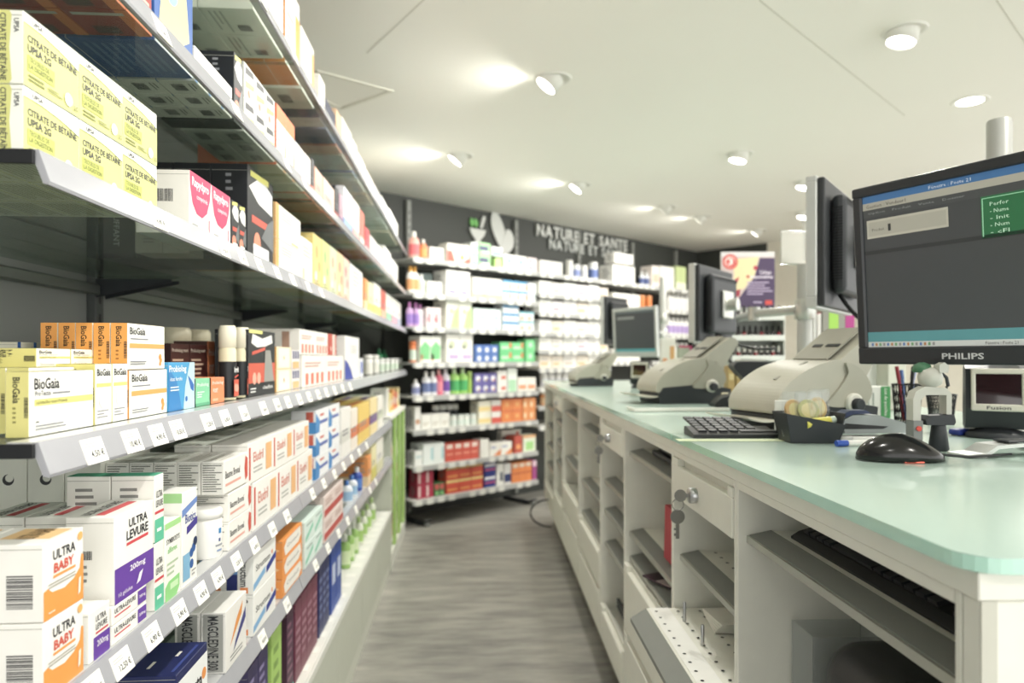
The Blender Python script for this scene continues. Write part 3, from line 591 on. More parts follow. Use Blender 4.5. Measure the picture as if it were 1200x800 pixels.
D_bb = gen('#f2f0e9', ('r', .04, .1, .1, .9, '#d8503c'), ('t', 'Eludril', .2, .5, .6, .75, '#e0806a'), ('r', .7, .15, .95, .85, '#f0b878'), ('l', .2, .2, .6, .4, '#b8b8b2', 2), side=[('l', .25, .2, .75, .8, '#c9b8b0', 4)])
zb3 = row('E', 296, 366, 56, 3, D_bb, '', 1, 2, .06, full='long white carton with red edge and amber panel, lower layer', name='balm_carton')
row('E', 290, 362, 48, 3, D_bb, '', 1, 2, .06, zb=zb3 - ZS['E'] + .002, full='long white carton with red edge and amber panel, upper layer', name='balm_carton')
D_th = gen('#c9c8c0', ('l', .1, .1, .9, .9, '#8b8c88', 5), side=[('r', 0, .0, 1, .8, '#55585a'), ('l', .1, .1, .9, .7, '#9a9c9a', 6)])
row('E', 268, 350, 36, 2, D_th, '', 2, 7, .022, inset=.18, full='thin grey carton packed on edge in the back row behind the balm cartons', name='balm_carton')
D_bw = gen('#eef0f2', ('p', [(0, 0), (.25, 0), (.3, .5), (0, .9)], '#3f8fd0'), ('r', .3, .35, .9, .5, '#5a6fb8'), ('r', .3, .7, .6, .8, '#d86a5a'), side=[('r', 0, 0, 1, .5, '#3f8fd0'), ('r', .6, .5, .9, .95, '#d8604a')])
row('E', 370, 398, 80, 2, D_bw, 'white carton with sky-blue flare', 3, 1, .06)
fillE = [(400, 411, 58, '#eeece6', '#d8d8d0', 'plain white tall carton'), (412, 419, 48, '#f0e6d8', '#e07a4a', 'white carton with burnt-orange band'), (420, 433, 46, '#ecca5c', '#e08a3a', 'golden yellow carton'), (434, 442, 42, '#f0dca0', '#7a5a9a', 'straw carton with violet band'), (443, 449, 38, '#f0eee4', '#d0d8c0', 'ivory carton with sage band')]
for a, b, h, c1, c2, nm in fillE: row('E', a, b, h, 1, band(c1, c2, y=.3, h=.25), nm, 1, 2, .07)
# ---- lowest glass shelf
D_sm = dict(base='#20285c', front=[('p', [(0, 0), (1, 0), (1, .85), (0, .85)], '#eef0ee'), ('t', 'smecta', .1, .32, .82, .58, '#23242a', 0, .03), ('c', .88, .52, .1, '#f0963a'), ('p', [(0, .0), (.5, .0), (.9, .12), (.5, .2), (0, .16)], '#2a56a8')], side=[('l', .2, .3, .8, .7, '#5a64a0', 3)], top=[('r', .55, .3, .7, .36, '#e8e4da'), ('r', .2, .6, .4, .66, '#e8e4da'), ('r', .1, .1, .9, .16, '#3a4a90')])
row('F', 206, 243, 74, 1, D_sm, '', 1, 3, .07, full='navy-topped white carton with orange dot on the lowest glass shelf')
D_gc = gen('#8fcbb4', ('c', .5, .5, .36, '#e9f2ec'), ('c', .5, .5, .26, '#2f4a48'), ('c', .52, .52, .22, '#e9f2ec'), side=[('r', 0, 0, 1, 1, '#bfe0d0')])
row('F', 208, 244, 96, 1, D_gc, 'mint carton with dark ring', 1, 1, .05, inset=.225)
D_mg = gen('#eeece6', ('p', [(.2, .35), (.75, .7), (.8, .9), (.5, .7)], '#f09a3a'), ('p', [(.35, .2), (.95, .55), (.95, .75), (.45, .35)], '#3a3f8a'), ('l', .2, .08, .8, .2, '#9a9a96', 2), side=[('r', .1, .03, .9, .97, '#a9aaa4'), ('t', 'MAGCLEDINE 300', .28, .06, .72, .94, '#303236', 'cw', .02)])
row('F', 264, 289, 72, 1, D_mg, 'white carton with orange and indigo chevrons', 1, 2, .037)
row('F', 262, 280, 74, 1, gen('#d89a3a', ('l', .2, .2, .8, .8, '#a87020', 4)), 'ochre carton behind the chevron ones', 1, 1, .06, inset=.09)
D_str = gen('#f1f1ec', ('t', 'Structum', .1, .5, .72, .66, '#3a3c40'), ('c', .82, .62, .06, '#f08a3a'), ('p', [(0, .08), (.5, .26), (.5, .42), (0, .24)], '#7fb4e0'), ('p', [(.55, .2), (1, .38), (1, .56), (.55, .38)], '#2a3f98'), side=[('r', 0, .5, .4, 1, '#5f94cf'), ('r', 0, .0, .4, .5, '#26337a'), ('t', 'Structum', .5, .2, .8, .9, '#45474b', 'cw', .02), ('r', .5, .04, .8, .18, '#f08a3a')])
row('F', 297, 323, 97, 1, D_str, 'white carton with blue parallelograms', 2, 2, .045)
D_om = gen('#f0963a', ('p', [(.12, .1), (.8, .1), (.95, .4), (.9, .9), (.2, .9), (.06, .6)], '#f4efe6'), ('t', 'Oméxil', .2, .42, .8, .62, '#6a6c70'), side=[('p', [(.1, .5), (.5, .2), (.9, .5), (.5, .8)], '#f6c48a')])
row('F', 331, 354, 66, 1, D_om, 'orange carton with white rounded panel', 3, 1, .06)
row('F', 357, 378, 54, 2, gen('#dff0e8', ('p', [(.1, .1), (.9, .5), (.9, .7), (.1, .3)], '#7fcfb0'), ('r', .2, .75, .8, .82, '#9ab0a8')), 'pale mint carton with sea-green slash', 2, 1, .06)
row('F', 380, 402, 54, 2, gen('#ecd9d2', ('r', 0, .1, 1, .4, '#c8504a'), ('l', .1, .55, .9, .85, '#b08a80', 3)), 'blush carton with brick-red band', 2, 1, .06)
bl = shampoo(.02, .085, '#2c4fb0', '#e9ecf2', '#5c8ad8'); bw = shampoo(.02, .075, '#e8eef4', '#4a7ac0', '#9fc6e8')
bottles('F', [406, 412], bw, 'white bottle with light-blue band', .03)
bottles('F', [418, 423, 428], bl, 'royal-blue bottle with white cap', .03)
for a, b, h, c1, c2, nm in [(431, 435, 34, '#f09a4a', '#f6d8a8', 'narrow orange carton'), (435.5, 441, 40, '#ece6b0', '#d8d060', 'pale yellow carton'), (441.5, 449, 38, '#f0efe4', '#dcdcb4', 'ivory carton')]:
    row('F', a, b, h, 1, band(c1, c2), nm, 1, 2, .06)
# ---- base deck
D_pl = gen('#4a2440', ('l', .1, .15, .9, .85, '#8a5a70', 7), ('r', 0, 0, 1, .08, '#5fb8b4'), side=[('l', .1, .15, .9, .85, '#7a4a62', 7), ('r', 0, 0, 1, .06, '#5fb8b4')])
row('G', 336, 344, 104, 1, D_pl, 'plum carton with teal foot', 1, 1, .09)
row('G', 346, 372, 92, 4, gen('#7a3a50', ('l', .1, .2, .9, .8, '#a87888', 5)), 'burgundy slim carton', 1, 1, .08)
row('G', 374, 386, 88, 3, gen('#2c3468', ('l', .1, .2, .9, .8, '#6a78a8', 5)), 'navy slim carton', 1, 1, .08)
row('G', 388, 400, 80, 2, gen('#2a4fa8', ('r', .2, .4, .8, .7, '#c8d4f0')), 'cobalt carton', 1, 1, .08)
gb = shampoo(.02, .12, '#9cc96a', '#e8eee0', '#d8ecb8'); gw = shampoo(.02, .11, '#e6ecd8', '#b8d888', '#a8d070')
bottles('G', [404, 409, 414], gb, 'leaf-green bottle', .04)
bottles('G', [420, 425, 430, 435], gw, 'white bottle with green cap', .04)
row('G', 318, 330, 120, 1, gen('#a8d060', ('l', .2, .2, .8, .8, '#7aa040', 4)), 'lime-green carton', 1, 1, .06)
row('G', 290, 314, 120, 2, gen('#3a3060', ('r', 0, .2, 1, .4, '#b04a50'), ('l', .1, .6, .9, .9, '#8a80b0', 3)), 'indigo carton with crimson band', 1, 1, .06)
# ---- second shelf
D_rd = dict(base='#a8332c', front=[('r', 0, 0, 1, .1, '#f07a3a'), ('l', .1, .3, .9, .8, '#e8b0a0', 3)], side=[('l', .1, .1, .9, .9, '#d08a80', 4)], bottom=[('r', 0, .8, 1, 1, '#f0803a'), ('r', .1, .1, .2, .9, '#c8c2b4'), ('b', .6, .2, .9, .6)])
row('B', 66, 178, 60, 3, D_rd, '', 1, 4, .075, full='dark red carton near the shelving end, seen from below through the glass')
D_bu = dict(base='#2b5ea8', front=[('p', [(.1, .2), (.5, .1), (.9, .3), (.8, .7), (.5, .9), (.2, .7)], '#f0dc8a'), ('c', .4, .6, .14, '#8fc8e8'), ('r', 0, 0, 1, .1, '#e8eef4')], side=[('l', .2, .5, .8, .8, '#8fb0e0', 4)], bottom=[('l', .1, .1, .9, .9, '#5f86c0', 8)])
row('B', 181, 226, 140, 1, D_bu, 'royal-blue carton with yellow picture', 1, 3, .11)
D_bc = gen('#ece9df', ('t', 'Imovox', .15, .4, .9, .6, '#55565a'), ('r', 0, 0, .2, .2, '#6a9ad8'), side=[('l', .2, .2, .8, .8, '#9a9a94', 4)], bottom=[('b', .25, .25, .75, .6), ('l', .2, .7, .8, .9, '#8a8a84', 2)])
row('B', 228, 272, 42, 3, D_bc, 'white carton with bar code underneath', 1, 5, .055)
row('B', 274, 284, 82, 1, D_blk, 'tall black carton', 1, 2, .06, name='heating_patch_carton')
D_gw = gen('#dfe0d8', ('p', [(.1, .7), (.9, .8), (.8, .95), (.1, .9)], '#3a3c40'), ('p', [(.1, .3), (.9, .45), (.9, .6), (.1, .5)], '#c8dc5c'), ('c', .4, .2, .12, '#d87a5a'), side=[('r', .1, .1, .9, .9, '#3a3f42')], bottom=[('b', .2, .3, .8, .7)])
row('B', 286, 322, 82, 3, D_gw, 'grey and lime sports carton', 2, 2, .055, name='heating_patch_carton')
row('B', 324, 345, 72, 2, gen('#f2ede2', ('r', 0, .75, 1, 1, '#ee7a3a'), ('p', [(.7, 0), (1, 0), (1, .7), (.85, .3)], '#f0a060'), ('l', .1, .2, .6, .5, '#b8b0a0', 3), side=[('r', 0, 0, 1, 1, '#f0703a')]), 'white carton with vermilion top', 1, 2, .08)
fillB = [(346, 356, 50, '#f1efe8', '#e0ddd0', 'plain snow-white carton'), (357, 364, 48, '#f0e2d8', '#e8604a', 'white carton with scarlet band'), (365, 368, 50, '#303236', '#e06a4a', 'black slim carton'), (369, 378, 44, '#eeb8a0', '#e88a60', 'salmon carton'), (379, 392, 42, '#f0d0c0', '#e07050', 'peach carton with rust band'), (393, 397, 46, '#33363c', '#b05050', 'charcoal carton'), (398, 402, 42, '#c8a0b0', '#6a4a8a', 'mauve carton'), (403, 413, 56, '#eef0f4', '#9ab8e0', 'tall white carton with ice-blue band'), (414, 421, 52, '#f4efe8', '#f0b0a8', 'tall white carton with coral band'), (422, 427, 48, '#e87a68', '#f6d8d0', 'coral carton'), (428, 433, 34, '#d8505a', '#f0c8c8', 'cherry-red carton'), (434, 441, 30, '#eeeae6', '#b8c8d8', 'low white carton with grey-blue band'), (442, 449, 28, '#eef2ee', '#80b8d8', 'low white carton with aqua band'), (450, 458, 34, '#f3f1ea', '#dcd8cc', 'milk-white carton'), (459, 466, 28, '#f0f0ea', '#d8c8b0', 'white carton with sand band')]
for a, b, h, c1, c2, nm in fillB: row('B', a, b, h, 1, band(c1, c2), nm, 1, 3, .07)
# ---- top shelf
wbm = [('l', .1, .1, .9, .4, '#b5b5ac', 3), ('b', .6, .5, .85, .75)]
row('A', 296, 332, 118, 2, gen('#eceade', ('l', .2, .5, .8, .9, '#b5b5ac', 3), bottom=wbm), 'off-white carton', 1, 3, .10, name='supplement_carton')
row('A', 334, 351, 100, 1, gen('#f3efe4', ('r', .7, .3, 1, .8, '#f0a040'), ('l', .1, .3, .6, .7, '#c8b8a0', 3), side=[('r', 0, 0, 1, 1, '#f09a2e')], bottom=[('r', 0, 0, 1, 1, '#f09020')]), 'white carton with orange base', 1, 6, .045, name='supplement_carton')
row('A', 353, 368, 74, 1, gen('#efece2', ('r', .8, .2, 1, .9, '#f0a850'), ('l', .1, .3, .6, .7, '#c0bcb0', 3), bottom=[('b', .3, .3, .7, .6)]), 'white carton with amber edge', 1, 3, .10, name='supplement_carton')
for a, b, h, c1, c2, nm in [(374, 381, 52, '#e4e2da', '#2c2e32', 'white carton with black edge'), (382, 393, 36, '#3c4058', '#8a90a8', 'low slate-blue carton'), (394, 400, 44, '#f0c8a0', '#e8884a', 'apricot carton'), (401, 412, 46, '#eeeee4', '#cfcfc0', 'pale stone carton'), (413, 418, 40, '#e8e8e2', '#3a6ab0', 'white carton with denim-blue band'), (419, 428, 34, '#f2f0e8', '#e0dcd0', 'chalk-white carton'), (429, 437, 30, '#f0e4d0', '#e0c098', 'buff carton'), (438, 446, 28, '#e8e4e0', '#8a8088', 'grey-white carton'), (447, 455, 28, '#f2f2ec', '#d0d4d0', 'white carton with silver band'), (456, 466, 28, '#f4f2ea', '#e8d8c0', 'ivory carton with tan band')]:
    row('A', a, b, h, 1, band(c1, c2), nm, 1, 3, .09, name='supplement_carton')
# ---- low unit with lime strips at the end of the run
ly0, ly1 = 3.385, 4.17
lu = thing('low_display_unit', 'low white display unit with lime-green upright strips at the end of the aisle shelving', 'display unit', (-L, ly0, 0)); ln = ly1 - ly0
MB().box(-.42, .003, 0, ln, .742, .762, WHITE, .002).build('top_board', lu)
MB().box(-.42, 0, 0, .018, .0, .741, GREYGREEN, .002).build('side_panel', lu)
MB().box(-.42, 0, ln - .018, ln, .0, .741, GREYGREEN, .002).build('side_panel', lu)
MB().box(-.42, -.40, .02, ln - .02, .08, .741, GREYGREEN, .002).build('back_panel', lu)
MB().box(-.42, .002, .019, ln - .019, .0, .08, mat('#e2e4d8', .4), .002).build('plinth', lu)
for k in range(4): MB().box(-.40, -.01, .019, ln - .019, .21 + k * .135, .218 + k * .135, GLASS, .001).build('shelf', lu)
for yy in (.19, .42, .66): MB().box(-.012, .002, yy, yy + .06, .081, .741, mat('#a9d36a', .4), .002).build('lime_strip', lu)
for k in range(4):
    for j in range(7):
        c = ['#e8e6da', '#d8e4c0', '#e0b090', '#c8d8c8', '#f0e8c8', '#d8a090', '#b8d090'][(j * 3 + k * 2) % 7]
        nm = ['ivory', 'pale lime', 'terracotta', 'sage', 'butter', 'rose', 'leaf-green'][(j * 3 + k * 2) % 7]
        put_carton(.085, .06, .085, band(c, '#f0efe6') if False else gen(c, ('r', .1, .2, .9, .5, '#f0efe6')), (-L - .06, ly0 + .075 + j * .104, (.0815 if k == 0 else .084 + k * .135)), LRZ, '%s carton inside the low display unit with lime strips' % nm, '%s cartons in the low display unit' % nm)
for a, b, h, c, nm in [(3.46, 3.56, .13, '#ecebe2', 'white'), (3.6, 3.70, .10, '#e9d26a', 'yellow'), (3.74, 3.84, .11, '#f0a050', 'orange'), (3.88, 3.99, .09, '#e06a4a', 'tomato-red'), (4.03, 4.12, .11, '#f0e0a0', 'straw-yellow')]:
    put_carton(b - a, .08, h, gen(c, ('r', .15, .3, .85, .65, '#f6f1e2')), (-L - .07, (a + b) / 2, .7635), LRZ, '%s carton standing on top of the low display unit' % nm, None)
#--BACK--
# ------------------------------------------------------------------ angled back shelving
def tb(px, off=0.):
    P = on_plane(px, HZ, BA - BN * off, BN); return (P - BA).dot(BD)
def bp(t, off, z): p = BA + BD * t - BN * off; return Vector((p.x, p.y, z))
ORD = ['first', 'second', 'third', 'fourth', 'fifth', 'sixth', 'seventh', 'eighth']
bs = thing('back_shelving', 'dark grey steel shelving frame on the angled back wall', 'shelving', bp(0, .36, 0), BRZ)
for k, t in enumerate((.0, .98, 1.70, 2.43, 3.12)):
    u = MB(); u.box(t - .016, t + .016, -.028, -.001, .02, CEIL - .03, mat('#8f928c', .5), .002)
    for j in range(40): u.box(t - .004, t + .004, -.0285, -.0279, .05 + j * .05, .075 + j * .05, CHAR)
    u.build('upright', bs)
t0, t1 = tb(483.5), tb(634)
for t in (tb(503), tb(627)):
    f = MB(); f.prism([(-.04, .02), (-.28, .02), (-.36, .045), (-.36, .035), (-.28, .0), (-.04, .0)], t - .02, t + .02, CHAR, 'x'); f.lathe([(.02, .0), (.022, .006), (.012, .02), (.012, .04)], MIDGREY, 12, Matrix.Translation((t, -.335, 0))); f.build('foot', bs)
MB().box(t0, 3.3, -.034, -.029, .11, 1.62, WGREY, .001).build('back_panel', bs)
ZB = [1.663, 1.447, 1.240, 1.020, .813, .604, .383, .177]
ZN = [1.513, 1.378, 1.233, 1.104, .974, .835, .70, .56]
BTAG = mat('#e6e6df', .5)
def steel_shelf(a, b, z, label, dep=.32):
    t = thing('steel_shelf', label, 'shelf', bp(a, 0, z), BRZ); ln = b - a
    MB().box(.002, ln - .002, .004, dep, -.012, 0, mat('#d9d9d2', .4), .002).build('tray', t)
    r = MB().box(.002, ln - .002, -.003, .003, -.030, .001, mat('#b9bab8', .35), .001).build('price_rail', t)
    n = int(ln / .085)
    tg = MB().box(0, .05, -.0045, -.0032, -.034, -.002, BTAG, .0005).mesh('price_tag')
    for k in range(n):
        if (k * 7 + int(z * 100)) % 5 == 0: continue
        o = obj('price_tag', tg, r); o.location = (.02 + k * .085, 0, 0)
td = tb(631)
for i, z in enumerate(ZB):
    steel_shelf(t0, td, z, 'white %s shelf from the top of the wide back shelving bay' % ORD[i])
steel_shelf(td, 1.70, ZB[0], 'white top shelf of the narrow-spaced back shelving bay')
for i, z in enumerate(ZN):
    steel_shelf(td, 1.70, z, 'white %s shelf under the top one, narrow-spaced back shelving bay' % ORD[i])
steel_shelf(1.70, 2.43, ZB[0], 'white top shelf of the bay behind the tilted silver monitor')
steel_shelf(2.43, 3.25, ZB[0], 'white top shelf of the bay in the wall corner')
for i, z in enumerate((1.47, 1.25, 1.02)):
    steel_shelf(1.70, 2.43, z, 'white %s shelf under the top, bay behind the silver monitor' % ORD[i])
    steel_shelf(2.43, 3.25, z, 'white %s shelf under the top, bay in the wall corner' % ORD[i])
def brow(z, where, x0, x1, hp, nc, nr, D, desc, dep=.09, off=.025, zb=0., name='pharmacy_carton', h=None):
    a, b = tb(x0, off), tb(x1, off); wd = (b - a) / nc; p = bp(a, off, 0)
    hh = h or hp / F * depth(p.x, p.y) / nr
    for c in range(nc):
        for r_ in range(nr):
            lab = '%s on %s' % (desc, where) + ((', upper' if r_ == nr - 1 else ', lower' if r_ == 0 else ', middle') if nr > 1 else '')
            put_carton(wd - .002, dep, hh, D, bp(a + (c + .5) * wd, off + dep / 2, z + zb + .002 + r_ * (hh + .001)), BRZ, lab, lab + ' (row)', name, 'pharmacy box')
def bbot(z, where, xs, ms, desc, off=.06, name='toiletry_bottle'):
    for x in xs: put_bottle(ms, bp(tb(x, off), off, z + .002), '%s on %s' % (desc, where), desc + ' row', name, 'bottle')
def W(i): return "the wide back bay's %s shelf" % ORD[i]
def two(c1, c2, c3=None, t=None):
    it = [('r', .08, .1, .92, .45, c2)]
    if c3: it.append(('c', .5, .68, .16, c3))
    if t: it.append(('l', .15, .6, .85, .85, t, 2))
    return gen(c1, *it, side=[('r', .1, .1, .9, .45, c2)])
Z = ZB
# first shelf
bbot(Z[0], W(0), [485], shampoo(.034, .165, '#f0b0a0', '#f0eee6', '#e86a70', .7), 'coral and white sun-cream bottle')
bbot(Z[0], W(0), [496], shampoo(.025, .125, '#f0945a', '#f2f0e8', '#f0b060', .7), 'orange sun-cream bottle with white cap')
brow(Z[0], W(0), 504, 520, 15, 1, 1, gen('#f1f0ea', ('r', .1, .15, .9, .3, '#c0c8e0')), 'low white carton with lilac line')
brow(Z[0], W(0), 524, 551, 22, 1, 1, gen('#f3efe6', ('p', [(0, 0), (.35, 0), (.2, .6), (0, .6)], '#e0604a'), ('p', [(.6, 0), (1, 0), (1, .9), (.95, .3)], '#e0604a'), ('c', .65, .3, .14, '#f0a850')), 'wide white carton with red corners')
brow(Z[0], W(0), 552, 560, 26, 1, 3, two('#eaf2f0', '#7fc4d8'), 'white and aqua carton')
brow(Z[0], W(0), 561, 575, 27, 1, 2, gen('#a8e0a0', ('r', .05, .3, .8, .7, '#5a5f80'), ('r', .3, .1, .9, .25, '#eef2f0')), 'light green carton with slate panel')
brow(Z[0], W(0), 580, 588, 11, 1, 1, gen('#c8ec90'), 'small lime carton')
brow(Z[0], W(0), 576, 589, 11, 1, 1, two('#f0f1f0', '#8ab4d8'), 'white carton with steel-blue band', zb=.075)
brow(Z[0], W(0), 590, 617, 17, 2, 1, gen('#f2f2ec', ('c', .5, .55, .2, '#90b0e0'), ('l', .2, .1, .8, .25, '#c0c8d0', 1)), 'white carton with blue disc')
brow(Z[0], W(0), 618, 629, 16, 1, 2, gen('#f4e4e4', ('r', .1, .3, .6, .7, '#e0a0b0')), 'white and pink carton')
# second shelf
ocap = shampoo(.026, .165, '#f2efe8', '#f0b040', '#f0a868', .75)
bbot(Z[1], W(1), [481, 486], ocap, 'white bottle with amber cap')
bbot(Z[1], W(1), [493.5], shampoo(.024, .12, '#e4f0e6', '#f2f4f0', '#d8e8d8', .75), 'pale mint bottle')
brow(Z[1], W(1), 501, 518, 15, 1, 1, gen('#f1f0ea', ('r', .1, .1, .9, .25, '#e0c8b8')), 'low white carton with sand line')
brow(Z[1], W(1), 495, 507, 26, 3, 1, gen('#8fa0a0', ('r', .1, 0, .2, 1, '#5a6a6c')), 'grey carton in the second line', off=.14)
brow(Z[1], W(1), 523, 551, 30, 2, 1, gen('#f3f2ee', ('r', .2, .1, .8, .2, '#8a80b0'), ('r', .2, .42, .8, .52, '#c0c4cc'), ('c', .5, .75, .05, '#9090a0')), 'tall white carton with violet strip', .14)
brow(Z[1], W(1), 554, 588, 24, 2, 1, gen('#f3f1ea', ('r', 0, 0, 1, .2, '#ead8a8'), ('r', .6, .1, .95, .2, '#9890b0')), 'white carton with buff foot', .12)
brow(Z[1], W(1), 589, 618, 23, 3, 2, gen('#eef2f4', ('r', 0, .75, 1, 1, '#58a8d8'), ('r', .75, .1, 1, .7, '#f0a080')), 'blue-topped white multipack')
brow(Z[1], W(1), 619, 628, 22, 1, 1, gen('#eef4f4', ('r', .2, .2, .8, .5, '#c0e0e8')), 'white and ice-blue carton')
# third shelf
pcap = shampoo(.021, .15, '#c8a0d0', '#c878c0', '#9878c8', .75); wcap = shampoo(.020, .14, '#f0ecf0', '#c078b8', '#e8d8e8', .75)
bbot(Z[2], W(2), [480, 487], pcap, 'lilac bottle with magenta cap'); bbot(Z[2], W(2), [492], wcap, 'white bottle with magenta cap')
brow(Z[2], W(2), 500, 517, 23, 2, 1, gen('#f3e6e4', ('r', .15, .2, .6, .7, '#e8a0a8'), ('c', .25, .4, .1, '#d05a70')), 'blush-pink carton')
brow(Z[2], W(2), 523, 553, 33, 2, 1, gen('#f1f3e4', ('p', [(.3, 0), (1, 0), (1, .8), (.6, .6)], '#b8e090'), ('c', .4, .6, .1, '#d8e0a0')), 'tall white carton with lime sweep', .14)
brow(Z[2], W(2), 555, 587, 24, 2, 2, gen('#f0f3f2', ('r', .4, .1, .9, .25, '#80b8d8'), ('r', 0, .9, 1, 1, '#d0e8e8')), 'white carton with pale blue dash', .12)
brow(Z[2], W(2), 589, 608, 29, 2, 3, gen('#e8f0f4', ('r', 0, .7, 1, 1, '#4a9ad0'), ('c', .5, .4, .2, '#f4f6f8')), 'bright blue and white multipack')
brow(Z[2], W(2), 609, 626, 22, 2, 2, gen('#eef2f0', ('r', 0, .8, 1, 1, '#70c0d0'), ('r', .1, .1, .6, .5, '#f0b8a0')), 'white multipack with turquoise top')
# fourth shelf
bbot(Z[3], W(3), [483.5], pot(.021, .13, '#f0884a', '#f08040', '#d8e8d8', 1.0, .2), 'orange tube with pale band')
brow(Z[3], W(3), 492, 517, 31, 2, 1, gen('#f1f4ea', ('p', [(.0, .1), (.9, .1), (.95, .6), (.5, .8), (0, .55)], '#7fd08a'), ('r', .05, .05, .3, .3, '#f0a888')), 'white carton with large green shape', .12)
brow(Z[3], W(3), 523, 554, 34, 2, 1, gen('#f3f2ea', ('c', .4, .6, .14, '#c8d0b0'), ('c', .3, .52, .06, '#6a7060'), ('r', .2, .1, .9, .26, '#c8b0d8')), 'tall white carton with mauve panel', .14)
brow(Z[3], W(3), 557, 584, 20, 3, 2, gen('#5a80c8', ('c', .5, .42, .3, '#eef2f6')), 'blue carton with white disc')
brow(Z[3], W(3), 586, 614, 23, 2, 2, gen('#6fd88c', ('r', .1, .3, .7, .6, '#c8ecc8'), ('r', .75, .4, .95, .95, '#e8804a')), 'emerald and white carton')
brow(Z[3], W(3), 616, 627, 26, 1, 2, gen('#78dc90', ('c', .5, .5, .24, '#c8f0d0')), 'emerald carton with pale disc')
# fifth shelf
bbot(Z[4], W(4), [487], shampoo(.026, .10, '#e8e8f0', '#f0f0f0', '#8890c0', .75), 'low white bottle with blue label')
bbot(Z[4], W(4), [499, 507], shampoo(.027, .15, '#f0f0f4', '#f0ece8', '#7080b0', .75), 'tall white bottle with navy label')
bbot(Z[4], W(4), [514], shampoo(.027, .16, '#e86a88', '#f0b0b0', '#f090a0', .75), 'rose-red bottle')
bbot(Z[4], W(4), [522], shampoo(.028, .17, '#e8e4f0', '#eceaf0', '#7a50b0', .75), 'white bottle with purple label')
bbot(Z[4], W(4), [532, 542], shampoo(.033, .17, '#a8e070', '#d8f0c0', '#4ab868', .7), 'lime-green shampoo bottle')
bbot(Z[4], W(4), [550.3], pot(.016, .145, '#b8e060', '#c8ec80', None, 1.0, .3), 'slim lime tube')
brow(Z[4], W(4), 556, 582, 23, 3, 2, gen('#7068b0', ('c', .5, .45, .3, '#f0eef2'), ('c', .6, .3, .14, '#f0a880')), 'violet carton with white disc')
brow(Z[4], W(4), 583, 594, 25, 1, 2, gen('#f2f1ea', ('r', .4, .2, .9, .5, '#e06a50')), 'white carton with red stripe')
brow(Z[4], W(4), 595, 606, 28, 1, 1, gen('#eef4ec', ('r', .1, .0, .9, .5, '#b0e0b8')), 'white carton with mint lower half')
brow(Z[4], W(4), 607, 628, 16, 2, 1, gen('#f3efe6', ('r', .1, .15, .9, .45, '#f0a070')), 'white carton with orange strip')
# sixth shelf
brow(Z[5], W(5), 486, 493, 27, 1, 1, gen('#f1f0ec', ('c', .5, .35, .12, '#d0a080')), 'tall white carton with tan dot')
brow(Z[5], W(5), 494, 527, 17, 3, 1, gen('#f2f1ea', ('l', .15, .2, .85, .5, '#d0c8b8', 2)), 'plain low white carton')
bbot(Z[5], W(5), [531, 539, 546, 554], pot(.022, .072, '#f0f1ea', '#e8f0ea', '#e0ece4'), 'round white jar in front')
bbot(Z[5], W(5), [510, 518, 526, 533], pot(.021, .135, '#404448', '#f0f0ec', None, 1.1, .26), 'dark jar with white lid', .15)
brow(Z[5], W(5), 561, 575, 27, 1, 2, gen('#f3efdc', ('r', .0, .1, 1, .5, '#f0d890')), 'cream carton with yellow band')
brow(Z[5], W(5), 576, 587, 27, 1, 2, gen('#f3eee8', ('r', 0, 0, 1, .5, '#e05a48')), 'white carton with red lower half')
brow(Z[5], W(5), 588, 612, 27, 2, 2, gen('#f08a40', ('c', .5, .5, .2, '#f4b060'), ('r', 0, .9, 1, 1, '#e06a38')), 'vivid orange carton')
brow(Z[5], W(5), 613, 628, 26, 2, 2, gen('#f09850', ('r', .1, .2, .5, .7, '#f8d8a8')), 'light orange carton')
# seventh shelf
brow(Z[6], W(6), 486, 495, 17, 1, 1, gen('#f2f3f0', ('r', .1, .5, .9, .7, '#d0e0e0')), 'low white carton with grey-green line')
brow(Z[6], W(6), 496, 521, 24, 2, 1, gen('#eef4f2', ('r', .7, .2, .95, .8, '#b8dce0')), 'big white carton with aqua edge', .14)
brow(Z[6], W(6), 522, 561, 21, 4, 1, gen('#dc5a48', ('r', .15, .7, .85, .95, '#f0d8cc'), ('r', .1, .35, .9, .45, '#f09a80')), 'red carton with white top label')
brow(Z[6], W(6), 563, 573, 21, 1, 1, gen('#f2f1ea'), 'blank white carton')
brow(Z[6], W(6), 574, 600, 15, 2, 1, gen('#f3f0e8', ('p', [(.3, 0), (1, 0), (1, .5)], '#f09050'), ('l', .1, .5, .6, .8, '#a8b0d0', 1)), 'white carton with orange wedge')
brow(Z[6], W(6), 588, 611, 25, 1, 1, gen('#f2efe6', ('r', 0, .5, .7, .7, '#806060'), ('c', .8, .8, .1, '#e05a48')), 'long white carton behind the wedge-marked ones', .05, .13)
brow(Z[6], W(6), 603, 612, 20, 1, 1, gen('#c8503c', ('r', .2, .2, .8, .5, '#f0a060')), 'brick carton')
brow(Z[6], W(6), 613, 628, 19, 1, 1, gen('#e8f0d8', ('r', .2, .1, .8, .6, '#a8e088'), ('r', 0, .85, 1, 1, '#f0b070')), 'pale green and white carton')
